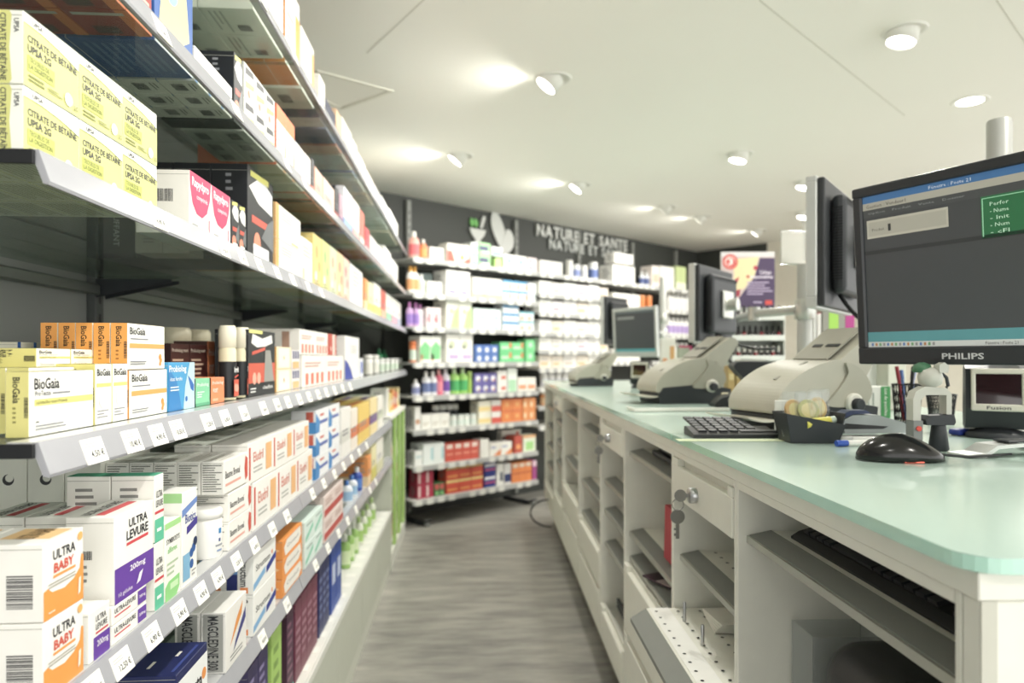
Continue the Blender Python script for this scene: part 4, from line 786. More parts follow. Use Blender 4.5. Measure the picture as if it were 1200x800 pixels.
# eighth shelf
brow(Z[7], W(7), 489, 508, 32, 2, 2, gen('#b83450', ('r', .1, .1, .4, .9, '#f0d0d0')), 'crimson and white carton')
brow(Z[7], W(7), 509, 521, 15, 2, 1, gen('#4a7a4a', ('r', .1, .5, .9, .9, '#d05a58'), ('r', .2, .1, .8, .3, '#90c880')), 'green carton with red top')
brow(Z[7], W(7), 523, 566, 31, 3, 2, gen('#dc5038', ('r', 0, .8, 1, 1, '#f0d080'), ('r', .1, .2, .9, .35, '#f0a050')), 'tomato-red carton with yellow edge')
brow(Z[7], W(7), 568, 581, 30, 1, 2, gen('#28388c', ('r', 0, .6, 1, .8, '#f0f0f4'), ('r', 0, .3, 1, .4, '#e05070')), 'navy carton with pink stripe')
brow(Z[7], W(7), 582, 590, 25, 1, 1, gen('#efeee8', ('r', .5, .2, .9, .6, '#404860')), 'white carton with black panel')
brow(Z[7], W(7), 591, 599, 24, 1, 1, gen('#e8e6e4', ('r', 0, .1, 1, .5, '#303c70')), 'white carton with navy lower half')
brow(Z[7], W(7), 600, 623, 23, 3, 1, gen('#f08a3c', ('r', .1, .75, .9, .95, '#f0d8c0'), ('r', 0, .4, 1, .5, '#d86a30')), 'orange carton with cream label')
brow(Z[7], W(7), 624, 629, 22, 1, 1, gen('#b04890', ('r', 0, .7, 1, 1, '#f0d0e0')), 'magenta carton')
# narrow-spaced bay
NB = "the narrow-spaced bay's %s shelf"
cols = [('#f4f3ec', '#e8e4dc', 'white'), ('#f5f1ea', '#f0c8b8', 'white and shell-pink'), ('#f2f4ee', '#d8ecd8', 'white and celadon'), ('#f6f2f2', '#e0a8b8', 'white and rose'), ('#f4f4f2', '#c8d0e0', 'white and pearl-blue'), ('#f3e8d8', '#f0c090', 'cream and peach')]
for i, z in enumerate(ZN[:5]):
    x = 632
    for j, (wx, hp) in enumerate([(15, 15), (13, 14), (16, 15), (14, 14), (13, 15), (10, 13)]):
        c = cols[(i * 2 + j) % 6] if i < 4 else cols[(5, 5, 1, 5, 0, 3)[j]]
        brow(z, NB % ORD[i], x, x + wx - .5, hp, 1, 1, gen(c[0], ('r', .1, .2, .7, .45, c[1]), ('l', .1, .6, .8, .8, '#c8c4bc', 1)), c[2] + ' low carton', .16, name='hygiene_carton'); x += wx
brow(ZN[1], NB % ORD[1], 640, 655, 16.5, 2, 1, gen('#c83848', ('r', .3, .2, .8, .6, '#f0e0e0')), 'crimson carton in the second line', .05, .21, name='hygiene_carton')
brow(ZN[2], NB % ORD[2], 652, 668, 16.5, 2, 1, gen('#50b868', ('r', .3, .2, .8, .6, '#d0f0d8')), 'green carton in the second line', .05, .21, name='hygiene_carton')
bbot(ZN[5], NB % ORD[5], [637, 645, 653, 661, 669], pot(.028, .10, '#f3f2ee', '#f4f3f0', '#e4e4ec'), 'white can')
bbot(ZN[6], NB % ORD[6], [637, 645], pot(.028, .10, '#f09a50', '#f0e8d8', '#f8d0a0'), 'orange can')
TB = "the narrow-spaced bay's top shelf"
brow(Z[0], TB, 633, 659, 15, 2, 1, gen('#f3f1ec', ('r', .2, .3, .8, .5, '#e8dcd4')), 'long white carton', .12, name='hygiene_carton')
bbot(Z[0], TB, [667], pot(.028, .125, '#f3f3ee', '#f4f4f0', None), 'plain white pot')
bbot(Z[0], TB, [675], pot(.030, .10, '#eef0f4', '#f2f4f8', '#90a0d8'), 'white pot with blue band')
bbot(Z[0], TB, [684], pot(.03, .10, '#f2f2ee', '#f4f2ee', '#e8e8e8'), 'white pot with grey band')
bbot(Z[0], TB, [695], pot(.036, .135, '#eef1f6', '#f2f3f4', '#6a80c0'), 'big white pot with indigo band')
MBAY = 'the top shelf behind the silver monitor'; CB = 'the top shelf in the wall corner'
brow(Z[0], MBAY, 718, 744, 20, 2, 1, gen('#f4f2ec', ('r', .1, .4, .9, .5, '#ece4dc')), 'white carton pile', .14, name='hygiene_carton')
brow(Z[0], MBAY, 720, 742, 12, 2, 1, gen('#f2f0ea'), 'small white carton topping the pile', .10, zb=.155, name='hygiene_carton')
bbot(Z[0], CB, [752, 757.5], shampoo(.022, .12, '#e8ecf2', '#f0f0f0', '#5a6aa0', .8), 'white bottle with dark blue label')
brow(Z[0], CB, 764, 773, 24, 1, 1, gen('#f3e8e0', ('r', .1, .2, .9, .6, '#f0c0a8')), 'white carton with salmon panel', .12, name='hygiene_carton')
brow(Z[0], CB, 774, 790, 25, 1, 1, gen('#f4f2ea'), 'large plain white carton', .14, name='hygiene_carton')
brow(Z[0], CB, 792, 804, 27, 2, 1, gen('#c0cf90', ('r', 0, 0, 1, .3, '#e8ecd0')), 'sage-green carton', .1, name='hygiene_carton')
for i, z in enumerate((1.47, 1.25, 1.02)):
    wh = 'the %s shelf under the top, wall corner' % ORD[i]
    bbot(z, wh, [784, 789, 794, 799, 804], shampoo(.03, .165, '#f2f2ee', '#f4f3ee', ['#ecece8', '#b8a0d8', '#e8ecd8'][i], .75), ['tall white bottle', 'white bottle with lilac label', 'white bottle with cream label'][i])
    wh = 'the %s shelf under the top, behind the silver monitor' % ORD[i]
    brow(z, wh, 718, 750, 15, 3, 1, gen('#f3f1ea', ('r', .1, .3, .8, .5, '#ead8cc')), ['ivory carton', 'shell-white carton', 'bone-white carton'][i], .14, name='hygiene_carton')
bbot(1.47, 'the first shelf under the top, wall corner', [752, 760], pot(.028, .11, '#f08a3c', '#f0a060', None), 'orange tube')
# letters and emblem on the back wall
LET = mat('#d3d5d0', .45); LET2 = mat('#c2c6c2', .5)
def wallpt(px, py): return on_plane(px, py, BW, BN)
def lettering(s, p0, p1, hh, label, m):
    a, b = wallpt(*p0), wallpt(*p1); z = (a.z + b.z) / 2
    t = thing('wall_lettering', label, 'wall sign', (a.x, a.y, z), BRZ); ln = (b - a).length
    W_ = [text_geo(c, .02)[2] * (1 if c not in 'I' else 1) if c != ' ' else .45 for c in s]; tot = sum(W_) + .16 * (len(s) - 1); x = 0
    for c, cw_ in zip(s, W_):
        wdt = cw_ / tot * ln
        if c != ' ':
            k = MB(); k.text(c, Vector((x, -.024, 0)), Vector((wdt, 0, 0)), Vector((0, 0, hh)), m, .02, 3, Vector((0, .016, 0))); k.build('letter', t)
        x += wdt + .16 / tot * ln
lettering('NATURE ET SANTE', (627, 277), (733, 293.6), .092, 'raised white capitals NATURE ET SANTE, larger line on the grey wall', LET)
lettering('NATURE ET SANTE', (641.6, 294), (731, 303), .078, 'paler second line NATURE ET SANTE below the raised white capitals', LET2)
a = wallpt(558, 285); em = thing('mortar_emblem', 'white mortar and pestle emblem with green leaves on the grey wall', 'wall sign', (a.x, a.y, a.z), BRZ)
MB().prism([(-.075, .10), (-.06, .06), (-.03, .03), (-.02, .02), (-.035, .0), (.035, 0), (.02, .02), (.03, .03), (.06, .06), (.075, .10)], -.022, -.006, LET, 'y').build('bowl', em)
MB().prism([(.02, .11), (.045, .115), (.075, .19), (.065, .205), (.045, .195)], -.02, -.006, LET, 'y').build('pestle', em)
for dx in (-.05, -.012): MB().prism([(dx, .11), (dx - .02, .14), (dx - .012, .175), (dx + .012, .16), (dx + .015, .13)], -.018, -.006, mat('#6fbf5a', .5), 'y').build('leaf', em)
a = wallpt(586, 292); bf = thing('butterfly_emblem', 'pale grey butterfly-shaped emblem beside the mortar on the grey wall', 'wall sign', (a.x, a.y, a.z), BRZ)
MB().prism(curve([(-.02, .02), (-.085, .12), (-.105, .21), (-.08, .275), (-.04, .26), (.01, .19), (.03, .13), (.01, .06)]), -.02, -.006, LET, 'y').build('wing', bf)
MB().prism(curve([(-.02, .0), (.02, .08), (.045, .145), (.085, .15), (.12, .10), (.115, .03), (.07, -.02), (.02, -.03)]), -.021, -.0055, LET, 'y').build('wing', bf)
# shelves on the right wall in the corner
rw = corner + RN * .42
RRZ = math.atan2(RN.y, RN.x)
for i, z in enumerate((1.47, 1.20, .95)):
    t = thing('wall_shelf', 'white %s shelf down on the dark wall beside the corner' % ORD[i], 'shelf', (rw.x, rw.y, z), RRZ)
    MB().box(-.3, .3, -.26, -.002, -.015, 0, mat('#d9d9d2', .4), .002).build('board', t)
    MB().box(-.3, .3, -.266, -.261, -.03, .002, mat('#e4e4e0', .4), .001).build('price_rail', t)
    for j in range(5):
        q = Matrix.Translation((rw.x, rw.y, z)) @ Matrix.Rotation(RRZ, 4, 'Z') @ Vector((-.22 + j * .11, -.16, .002))
        c = [('#e8503c', 'scarlet'), ('#f0efe8', 'white'), ('#e8c860', 'yellow')][(i + j // 2) % 3] if i else ('#e8503c', 'scarlet')
        put_carton(.09, .1, .15 if i == 0 else .11, gen(c[0], ('r', .15, .2, .85, .5, '#f4e8d8')), q, RRZ, "%s carton on the dark corner wall's %s shelf" % (c[1], ORD[i]), c[1] + ' cartons %d' % i)
#--COUNTER--
# ------------------------------------------------------------------ service counter
CA = math.atan(54 / F) - math.atan(28 / F)     # the counter stands a touch askew to the aisle
CX = .36; CT = .906; CDEP = .90
def cl(x, y, z=0.): return Vector((x * math.cos(CA) + y * math.sin(CA), -x * math.sin(CA) + y * math.cos(CA), z))
CRZ = -CA
UY = [.507, .98, 1.322, 1.795, 2.18, 2.712, 3.305, 3.73, 4.33]
ZBOT, ZTOP = .157, .872
CARC = mat('#eaeade', .42); CARC2 = mat('#d8d8cc', .45); EDGEAL = mat('#b4b5ac', .35, .5); STRIP = mat('#7f827c', .5)
def board(t, y0, y1, z, x0=.012, x1=.46, holes=False, m=None):
    b = MB().box(x0 + .03, x1, y0, y1, z - .012, z, m or CARC, .001).build('shelf', t)
    e = MB(); e.prism([(x0, z - .016), (x0 + .012, z - .018), (x0 + .012, z - .010), (x0 + .004, z - .006), (x0, z - .006)], y0, y1, EDGEAL, 'y'); e.build('aluminium_edge', b)
    MB().prism([(x0 + .004, z - .007), (x0 + .036, z + .0002), (x0 + .036, z + .0016), (x0 + .004, z - .005)], y0, y1, STRIP, 'y').build('label_strip', b)
    if holes:
        h = MB(); n = int((y1 - y0) / .032)
        for i in range(n):
            for j in range(8):
                c = Vector((x0 + .065 + j * .045, y0 + .02 + i * .032, z + .0004)); h.add([c + Vector((.0035 * math.cos(a), .0035 * math.sin(a), 0)) for a in [2 * PI * q / 8 for q in range(8)]], [tuple(range(8))], BLACK)
        ho = h.build('perforations', b); ho['kind'] = 'stuff'
    return b
def drawer(t, y0, y1, z0, z1, lock=False, groove=True):
    b = MB().box(-.003, .015, y0 + .002, y1 - .002, z0 + .002, (z1 - .016) if groove else z1 - .002, CARC, .0015).build('drawer', t)
    if groove:      # finger groove along the top of the front
        g = MB(); g.box(.010, .015, y0 + .002, y1 - .002, z1 - .016, z1 - .002, CARC2); g.box(-.003, .010, y0 + .002, y0 + .02, z1 - .016, z1 - .002, CARC, .0008); g.box(-.003, .010, y1 - .04, y1 - .002, z1 - .016, z1 - .002, CARC, .0008); g.build('finger_groove', b)
    MB().box(.02, .40, y0 + .008, y1 - .008, z0 + .008, z1 - .02, CARC2, .001).build('drawer_box', t)
    if lock:
        M = Matrix.Translation((-.003, (y0 + y1) / 2 + .01, (z0 + z1) / 2 - .008)) @ Matrix.Rotation(-PI / 2, 4, 'Y')
        MB().lathe([(.013, 0), (.013, .012), (.011, .0135), (.003, .0136)], STEEL, 20, M).build('lock', b)
def unit(i, label, shelves=(), drawers=(), extra=None):
    y0, y1 = UY[i], UY[i+1]; p = cl(CX, y0); ln = y1 - y0
    t = thing('counter_unit', label, 'counter unit', p, CRZ)
    MB().box(0, .48, .0005, .008, ZBOT, ZTOP, CARC, .001).build('side_panel', t)
    MB().box(0, .48, ln - .008, ln - .0005, ZBOT, ZTOP, CARC, .001).build('side_panel', t)
    MB().box(.47, .48, .009, ln - .009, ZBOT, ZTOP, CARC2, .001).build('back_panel', t)
    MB().box(0, .469, .009, ln - .009, ZBOT, ZBOT + .016, CARC, .001).build('bottom', t)
    MB().box(0, .469, .009, ln - .009, ZTOP - .012, ZTOP, CARC, .001).build('top_rail', t)
    MB().box(.09, .11, .002, ln - .002, 0, ZBOT - .001, mat('#4a4c48', .6), .001).build('plinth', t)
    for z in shelves: board(t, .009, ln - .009, z)
    for d in drawers: drawer(t, .008, ln - .008, *d)
    return t
u1 = unit(0, 'white open counter unit at the counter end, one shelf with a keyboard', [.80])
u2 = unit(1, 'white counter unit with locked drawer above perforated shelves', [], [(.782, .861, True)])
board(u2, .009, .333, .675, holes=True)
u3 = unit(2, 'white counter unit with black bag on its upper shelf', [.81, .60, .535], [(.34, .515, False), (.175, .335, False)])
u4 = unit(3, 'white counter unit with locked drawer above three small shelves', [.67, .575, .47], [(.782, .861, True), (.175, .27, False)])
u5 = unit(4, 'white counter unit with three shelves over two drawers', [.79, .575, .45], [(.31, .43, False), (.175, .305, False)])
u6 = unit(5, 'white counter unit with a red pouch inside', [.80, .58], [(.34, .46, False), (.175, .335, False)])
u7 = unit(6, 'narrow white counter unit of pigeonholes below a small drawer', [.72, .61, .50], [(.782, .861, True), (.175, .33, False)])
u8 = unit(7, 'white pigeonhole counter unit at the far end of the counter', [.76, .64, .52, .40], [(.175, .28, False)])
# end panel, worktop board and the two mint glass plates
ep = thing('counter_end_panel', 'cream panel closing the free end of the counter', 'panel', cl(CX, UY[0]), CRZ)
MB().box(0, CDEP, -.02, -.0005, .0, ZTOP, CARC, .0015).build('panel', ep)
MB().box(0, .012, -.021, -.020, .0, ZTOP, mat('#c9c9bb', .5)).build('edge_band', ep)
cb = thing('counter_front_panel', 'white customer-side panel along the back of the counter', 'panel', cl(CX, UY[0]), CRZ)
MB().box(CDEP - .03, CDEP - .01, .001, UY[-1] - UY[0], 0, ZTOP, CARC, .0015).build('panel', cb)
wt = thing('counter_top_board', 'white board under the mint glass, running the whole counter', 'worktop', cl(CX, UY[0]), CRZ)
MB().box(-.003, CDEP, -.022, UY[-1] - UY[0] + .01, ZTOP + .0005, CT - .0125, CARC, .001).build('board', wt)
def plate(y0, y1, label, rounded):
    t = thing('glass_worktop', label, 'glass worktop', cl(CX, 0), CRZ)
    x0, x1 = -.014, CDEP + .005; r = .03
    pl = [(x0, y1), (x0, y0)]
    if rounded: pl = [(x0, y1)] + [(x0 + r - r * math.cos(a), y0 + r - r * math.sin(a)) for a in [PI / 2 * k / 6 for k in range(7)]]
    pl += [(x1, y0), (x1, y1)]
    MB().prism(pl, CT - .0118, CT - .0005, MINTEDGE, 'z').build('glass_edge', t)
    cx, cy = (x0 + x1) / 2, (y0 + y1) / 2
    MB().prism([(cx + (a - cx) * .9995 + .0, cy + (b - cy) * .9998) for a, b in pl], CT - .0005, CT, MINT, 'z').build('frosted_surface', t)
plate(UY[0] - .03, 1.275, 'mint frosted glass plate with rounded corner, by the counter end', True)
plate(1.279, 4.345, 'long mint frosted glass plate running to the far counter end', False)
# pull-out tray with pins, slid half open
tr = thing('pull_out_tray', 'white perforated pull-out tray with metal pins, half open', 'tray', cl(CX, UY[1]), CRZ)
MB().box(-.055, .40, .012, .330, .555, .566, CARC, .001).build('tray_board', tr)
MB().prism([(-.085, .548), (-.055, .566), (-.055, .555), (-.085, .540)], .012, .330, STRIP, 'y').build('front_strip', tr)
MB().box(-.05, -.012, .014, .328, .5665, .5672, mat('#f4f4ee', .5)).build('white_strip', tr)
h = MB()
for i in range(10):
    for j in range(10):
        c = Vector((-.04 + j * .042, .03 + i * .031, .5676)); h.add([c + Vector((.003 * math.cos(a), .003 * math.sin(a), 0)) for a in [2 * PI * q / 8 for q in range(8)]], [tuple(range(8))], BLACK)
h.build('perforations', tr)['kind'] = 'stuff'
for x, y in ((.0, .26), (.0, .155)): MB().lathe([(.003, .567), (.003, .60), (.002, .602)], STEEL, 10, Matrix.Translation((x, y, 0))).build('pin', tr)
cs = thing('card_stack', 'stack of white cards leaning on the pull-out tray', 'cards', cl(CX + .10, UY[1] + .235, .568), CRZ)
for k in range(5): MB().box(-.06, .10, -.04, .04, k * .004, k * .004 + .003, mat('#ecebe0', .6), .0005, M=Matrix.Rotation(R(3 * k - 6), 4, 'Z')).build('card', cs)
# boxes and bags in the units
def kb(name, label, loc, rz, w=.44, d=.15, detail=True):
    t = thing(name, label, 'keyboard', loc, rz)
    b = MB(); b.prism([(-d / 2, .0), (d / 2, .0), (d / 2, .022), (d / 2 - .01, .026), (-d / 2 + .012, .015), (-d / 2, .010)], -w / 2, w / 2, BLACK, 'x'); b.build('case', t)
    kw = .0188; km = MB().prism([(-.0085, 0), (.0085, 0), (.0068, .006), (-.0068, .006)], -.008, .008, mat('#2b2d31', .45), 'y').mesh('key')
    n = int((w - .02) / kw); sl = math.atan2(.011, d - .022)
    for r_ in range(6):
        for c in range(n):
            if c in (15, 19) or (r_ == 0 and 4 <= c <= 8): continue
            y = -d / 2 + .022 + r_ * .0195
            if not detail and (r_ % 1): continue
            o = obj('key', km, t); o.location = (-w / 2 + .02 + c * kw, y, .0135 + (y + d / 2 - .012) * math.tan(sl)); o.rotation_euler = (sl, 0, 0)
    sp = MB().prism([(-.046, 0), (.046, 0), (.044, .006), (-.044, .006)], -.008, .008, mat('#2b2d31', .45), 'y').build('space_bar', t); sp.location = (-w / 2 + .02 + 6 * kw, -d / 2 + .022, .0138); sp.rotation_euler = (sl, 0, 0)
    return t
kb('keyboard', 'black keyboard stored on the shelf of the end counter unit', cl(CX + .125, UY[0] + .225, .8045), CRZ - PI / 2 + R(1), w=.40, d=.13).rotation_euler = (R(10), 0, CRZ - PI / 2)
bag = thing('black_case', 'black rounded case under the shelf of the end counter unit', 'case', cl(CX + .20, UY[0] + .20, ZBOT + .0175), CRZ)
MB().box(-.135, .12, -.185, .175, 0, .52, mat('#212327', .4), .05, 6, smooth=True).build('case_body', bag)
MB().box(-.1365, -.134, -.14, .13, .44, .444, BLACK).build('seam', bag)
cbx = thing('clear_box', 'clear plastic box beside the black case in the end counter unit', 'plastic box', cl(CX + .125, UY[0] + .425, ZBOT + .0175), CRZ)
for a in [(-.05, .05, -.032, -.0305, 0, .5), (-.05, .05, .0305, .032, 0, .5), (-.05, -.0485, -.03, .03, 0, .5), (.0485, .05, -.03, .03, 0, .5)]: MB().box(*a, ACRYL).build('wall', cbx)
MB().box(-.046, .046, -.028, .028, .002, .16, mat('#5a7090', .5), .004).build('blue_content', cbx)
fb = thing('folded_bag', 'black folded bag on the upper shelf of the third counter unit', 'bag', cl(CX + .16, UY[2] + .20, .8125), CRZ)
for k in range(3): MB().box(-.12 + .01 * k, .12, -.15, .14 - .03 * k, k * .0135, k * .0135 + .0125, CHAR, .006, 3).build('fold', fb)
rb = thing('red_pouch', 'red pouch with a handle on the third counter unit shelf', 'pouch', cl(CX + .055, UY[2] + .155, .6025), CRZ)
MB().prism([(-.045, 0), (.045, 0), (.035, .12), (-.035, .12)], -.02, .02, mat('#b82338', .5), 'x').build('pouch_body', rb)
MB().tube([(0, .025 * math.cos(a), .12 + .03 * math.sin(a)) for a in [PI * k / 8 for k in range(9)]], .004, mat('#a01c30', .5), 6).build('handle', rb)
br = thing('brochure', 'dark plum brochure lying on the third counter unit shelf', 'brochure', cl(CX + .085, UY[2] + .25, .5375), CRZ + R(25))
MB().box(-.07, .07, -.05, .05, 0, .004, mat('#3c2030', .4), .0005).build('cover', br); MB().box(-.07, -.01, -.05, .0, .0041, .0046, mat('#c9b8b8', .5)).build('picture', br)
rp = thing('red_pouch', 'small red pouch on the lower shelf of the sixth counter unit', 'pouch', cl(CX + .12, UY[5] + .12, .5825), CRZ)
MB().prism([(-.05, 0), (.05, 0), (.04, .12), (-.04, .12)], -.02, .02, mat('#b02a30', .5), 'x').build('pouch_body', rp); MB().box(-.022, .022, -.03, .03, .121, .13, mat('#802020', .5), .003).build('flap', rp)
bx_ = thing('black_tray', 'black tray in the low cubby of the fourth counter unit', 'tray', cl(CX + .14, UY[3] + .19, .272), CRZ)
MB().box(-.10, .1, -.13, .13, 0, .012, CHAR, .003).build('tray_base', bx_); MB().box(-.10, -.09, -.13, .13, .0125, .03, CHAR, .002).build('tray_lip', bx_)
KEYM = mat('#8d8d88', .35, 1.)
def keys(i, label):
    y = (UY[i] + UY[i+1]) / 2 + .01; p = cl(CX - .018, y, .861 - (.079) / 2 - .008)
    t = thing('key_bunch', label, 'keys', (p.x, p.y, p.z), CRZ)
    k1 = MB(); k1.lathe([(.0105, -.0012), (.0105, .0012)], KEYM, 16, Matrix.Translation((-.012, 0, 0)) @ Matrix.Rotation(PI / 2, 4, 'X')); k1.box(-.004, .003, -.001, .001, -.003, .003, KEYM); k1.build('key', t)
    MB().tube([(-.016 + .010 * math.cos(a), .002, -.016 + .010 * math.sin(a)) for a in [2 * PI * q / 14 for q in range(14)]], .0008, KEYM, 6, closed=True).build('ring', t)
    k2 = MB(); k2.lathe([(.0125, -.0011), (.0125, .0011)], KEYM, 16, Matrix.Translation((-.016, .004, -.037)) @ Matrix.Rotation(PI / 2, 4, 'X')); k2.box(-.019, -.013, .003, .005, -.075, -.048, KEYM, .0004); k2.box(-.022, -.019, .003, .005, -.070, -.066, KEYM); k2.box(-.022, -.019, .003, .005, -.060, -.057, KEYM); k2.build('hanging_key', t)
keys(1, 'keys hanging in the drawer lock of the second counter unit'); keys(3, 'keys hanging in the drawer lock of the fourth counter unit')
cab = MB(); pts = []
for k in range(17):
    a = PI * k / 16; pts.append(cl(CX - .005 - .115 * math.sin(a) + .02 * k / 16, 4.02, .132 + .08 * math.cos(a)))
cab.tube(pts, .005, BLACK, 8); tag(cab.build('cable_loop'), 'black cable loop sticking out of the far counter unit', 'cable')

# ------------------------------------------------------------------ things on the counter
def cw(xc, zc, z=CT): return Vector((xc * CY + zc * SY, zc * CY - xc * SY, z))
def onc(px, py): return on_z(px, py, CT)
GB = mat('#aeac9c', .42); GB2 = mat('#989688', .45); GD = mat('#8e8c80', .5)
def printer(px, py, rz, sc, label):
    p = onc(px, py); t = thing('slip_printer', label, 'printer', (p.x, p.y, CT + .001), rz); t.scale = (sc,) * 3
    MB().prism([(-.125, 0), (.11, 0), (.115, .045), (.02, .06), (-.115, .05), (-.13, .03)], -.08, .08, CHAR, 'y').build('base', t)
    hood = [(-.128, .034), (-.138, .05), (-.130, .072), (-.105, .098), (-.065, .122), (-.02, .137), (.025, .140), (.03, .10), (-.02, .05), (-.06, .036)]
    MB().prism(curve(hood), -.078, .078, GB, 'y').build('front_hood', t)
    MB().prism(curve([(-.018, .052), (.012, .085), (.034, .115), (.030, .137), (.06, .128), (.085, .105), (.095, .075), (.075, .048), (.03, .046)]), -.084, .084, mat('#a5a393', .45), 'y').build('side_housing', t)
    sl = MB(); sl.prism([(.0, .1405), (.022, .142), (.115, .208), (.132, .205), (.145, .19), (.09, .108), (.065, .13)], -.074, .074, GB, 'y'); s_ = sl.build('paper_tower', t)
    pv = MB(); pv.prism([(.012, .1430), (.105, .2095), (.103, .2125), (.010, .1455)], -.05, .05, GB2, 'y'); pv.build('tower_lid', s_)
    sm = MB(); sm.prism([(.045, .1700), (.052, .1750), (.051, .1772), (.044, .1722)], -.045, -.008, BLACK, 'y'); sm.prism([(.045, .1700), (.052, .1750), (.051, .1772), (.044, .1722)], .005, .03, BLACK, 'y'); sm.build('slot', s_)
    MB().prism([(-.10, .1015), (-.02, .1385), (-.02, .1405), (-.102, .1035)], -.03, -.022, GD, 'y').build('paper_slit', t)
    MB().lathe([(.020, 0), (.020, .008), (.016, .010)], mat('#d6d5c8', .4), 20, Matrix.Translation((.045, -.083, .055)) @ Matrix.Rotation(PI / 2, 4, 'X')).build('knob_surround', t)
    MB().lathe([(.013, 0), (.013, .014), (.010, .016)], CHAR, 20, Matrix.Translation((.045, -.090, .052)) @ Matrix.Rotation(PI / 2, 4, 'X')).build('feed_knob', t)
    pa = MB(); N = 8
    prof = [(-.20 + .085 * k / N, .012 + .012 * (k / N) ** 2 + .016 * (1 - k / N) ** 2) for k in range(N + 1)]
    pa.prism(prof + [(x, z + .003) for x, z in reversed(prof)], -.072, .072, mat('#cfcdbd', .5), 'y'); pa.build('paper_guide', t)
    return t
printer(944, 500, R(14), .97, 'beige slip printer behind the clear pack of lozenges')
printer(804, 471, R(8), 1.0, 'beige slip printer with dark round feed knob beside the white tray')
printer(694, 452, R(10), .80, 'beige slip printer near the far end of the counter')
kb('keyboard', 'black keyboard on the counter tucked beside a beige printer', onc(855, 511) + Vector((0, 0, .001)), R(-4), w=.15, d=.07, detail=False).scale = (1, 1, .6)
mt = thing('desk_mat', 'white plastic tray lying before the beige printer with a round knob', 'tray', onc(795, 481) + Vector((0, 0, .001)), R(2))
MB().box(-.13, .13, -.035, .035, 0, .004, WHITE, .001).build('tray_floor', mt); MB().box(-.13, .13, -.038, -.034, 0, .009, WHITE, .001).build('tray_rim', mt); MB().box(-.134, -.130, -.038, .035, 0, .009, WHITE, .001).build('tray_rim', mt)
cf = thing('clear_folder', 'clear plastic folder edge lying under the black keyboard', 'folder', onc(868, 514) + Vector((0, -.02, .0006)), R(-4))
MB().box(-.12, .12, -.02, .012, 0, .0004, mat('#d8e6b8', .3)).build('sheet', cf)

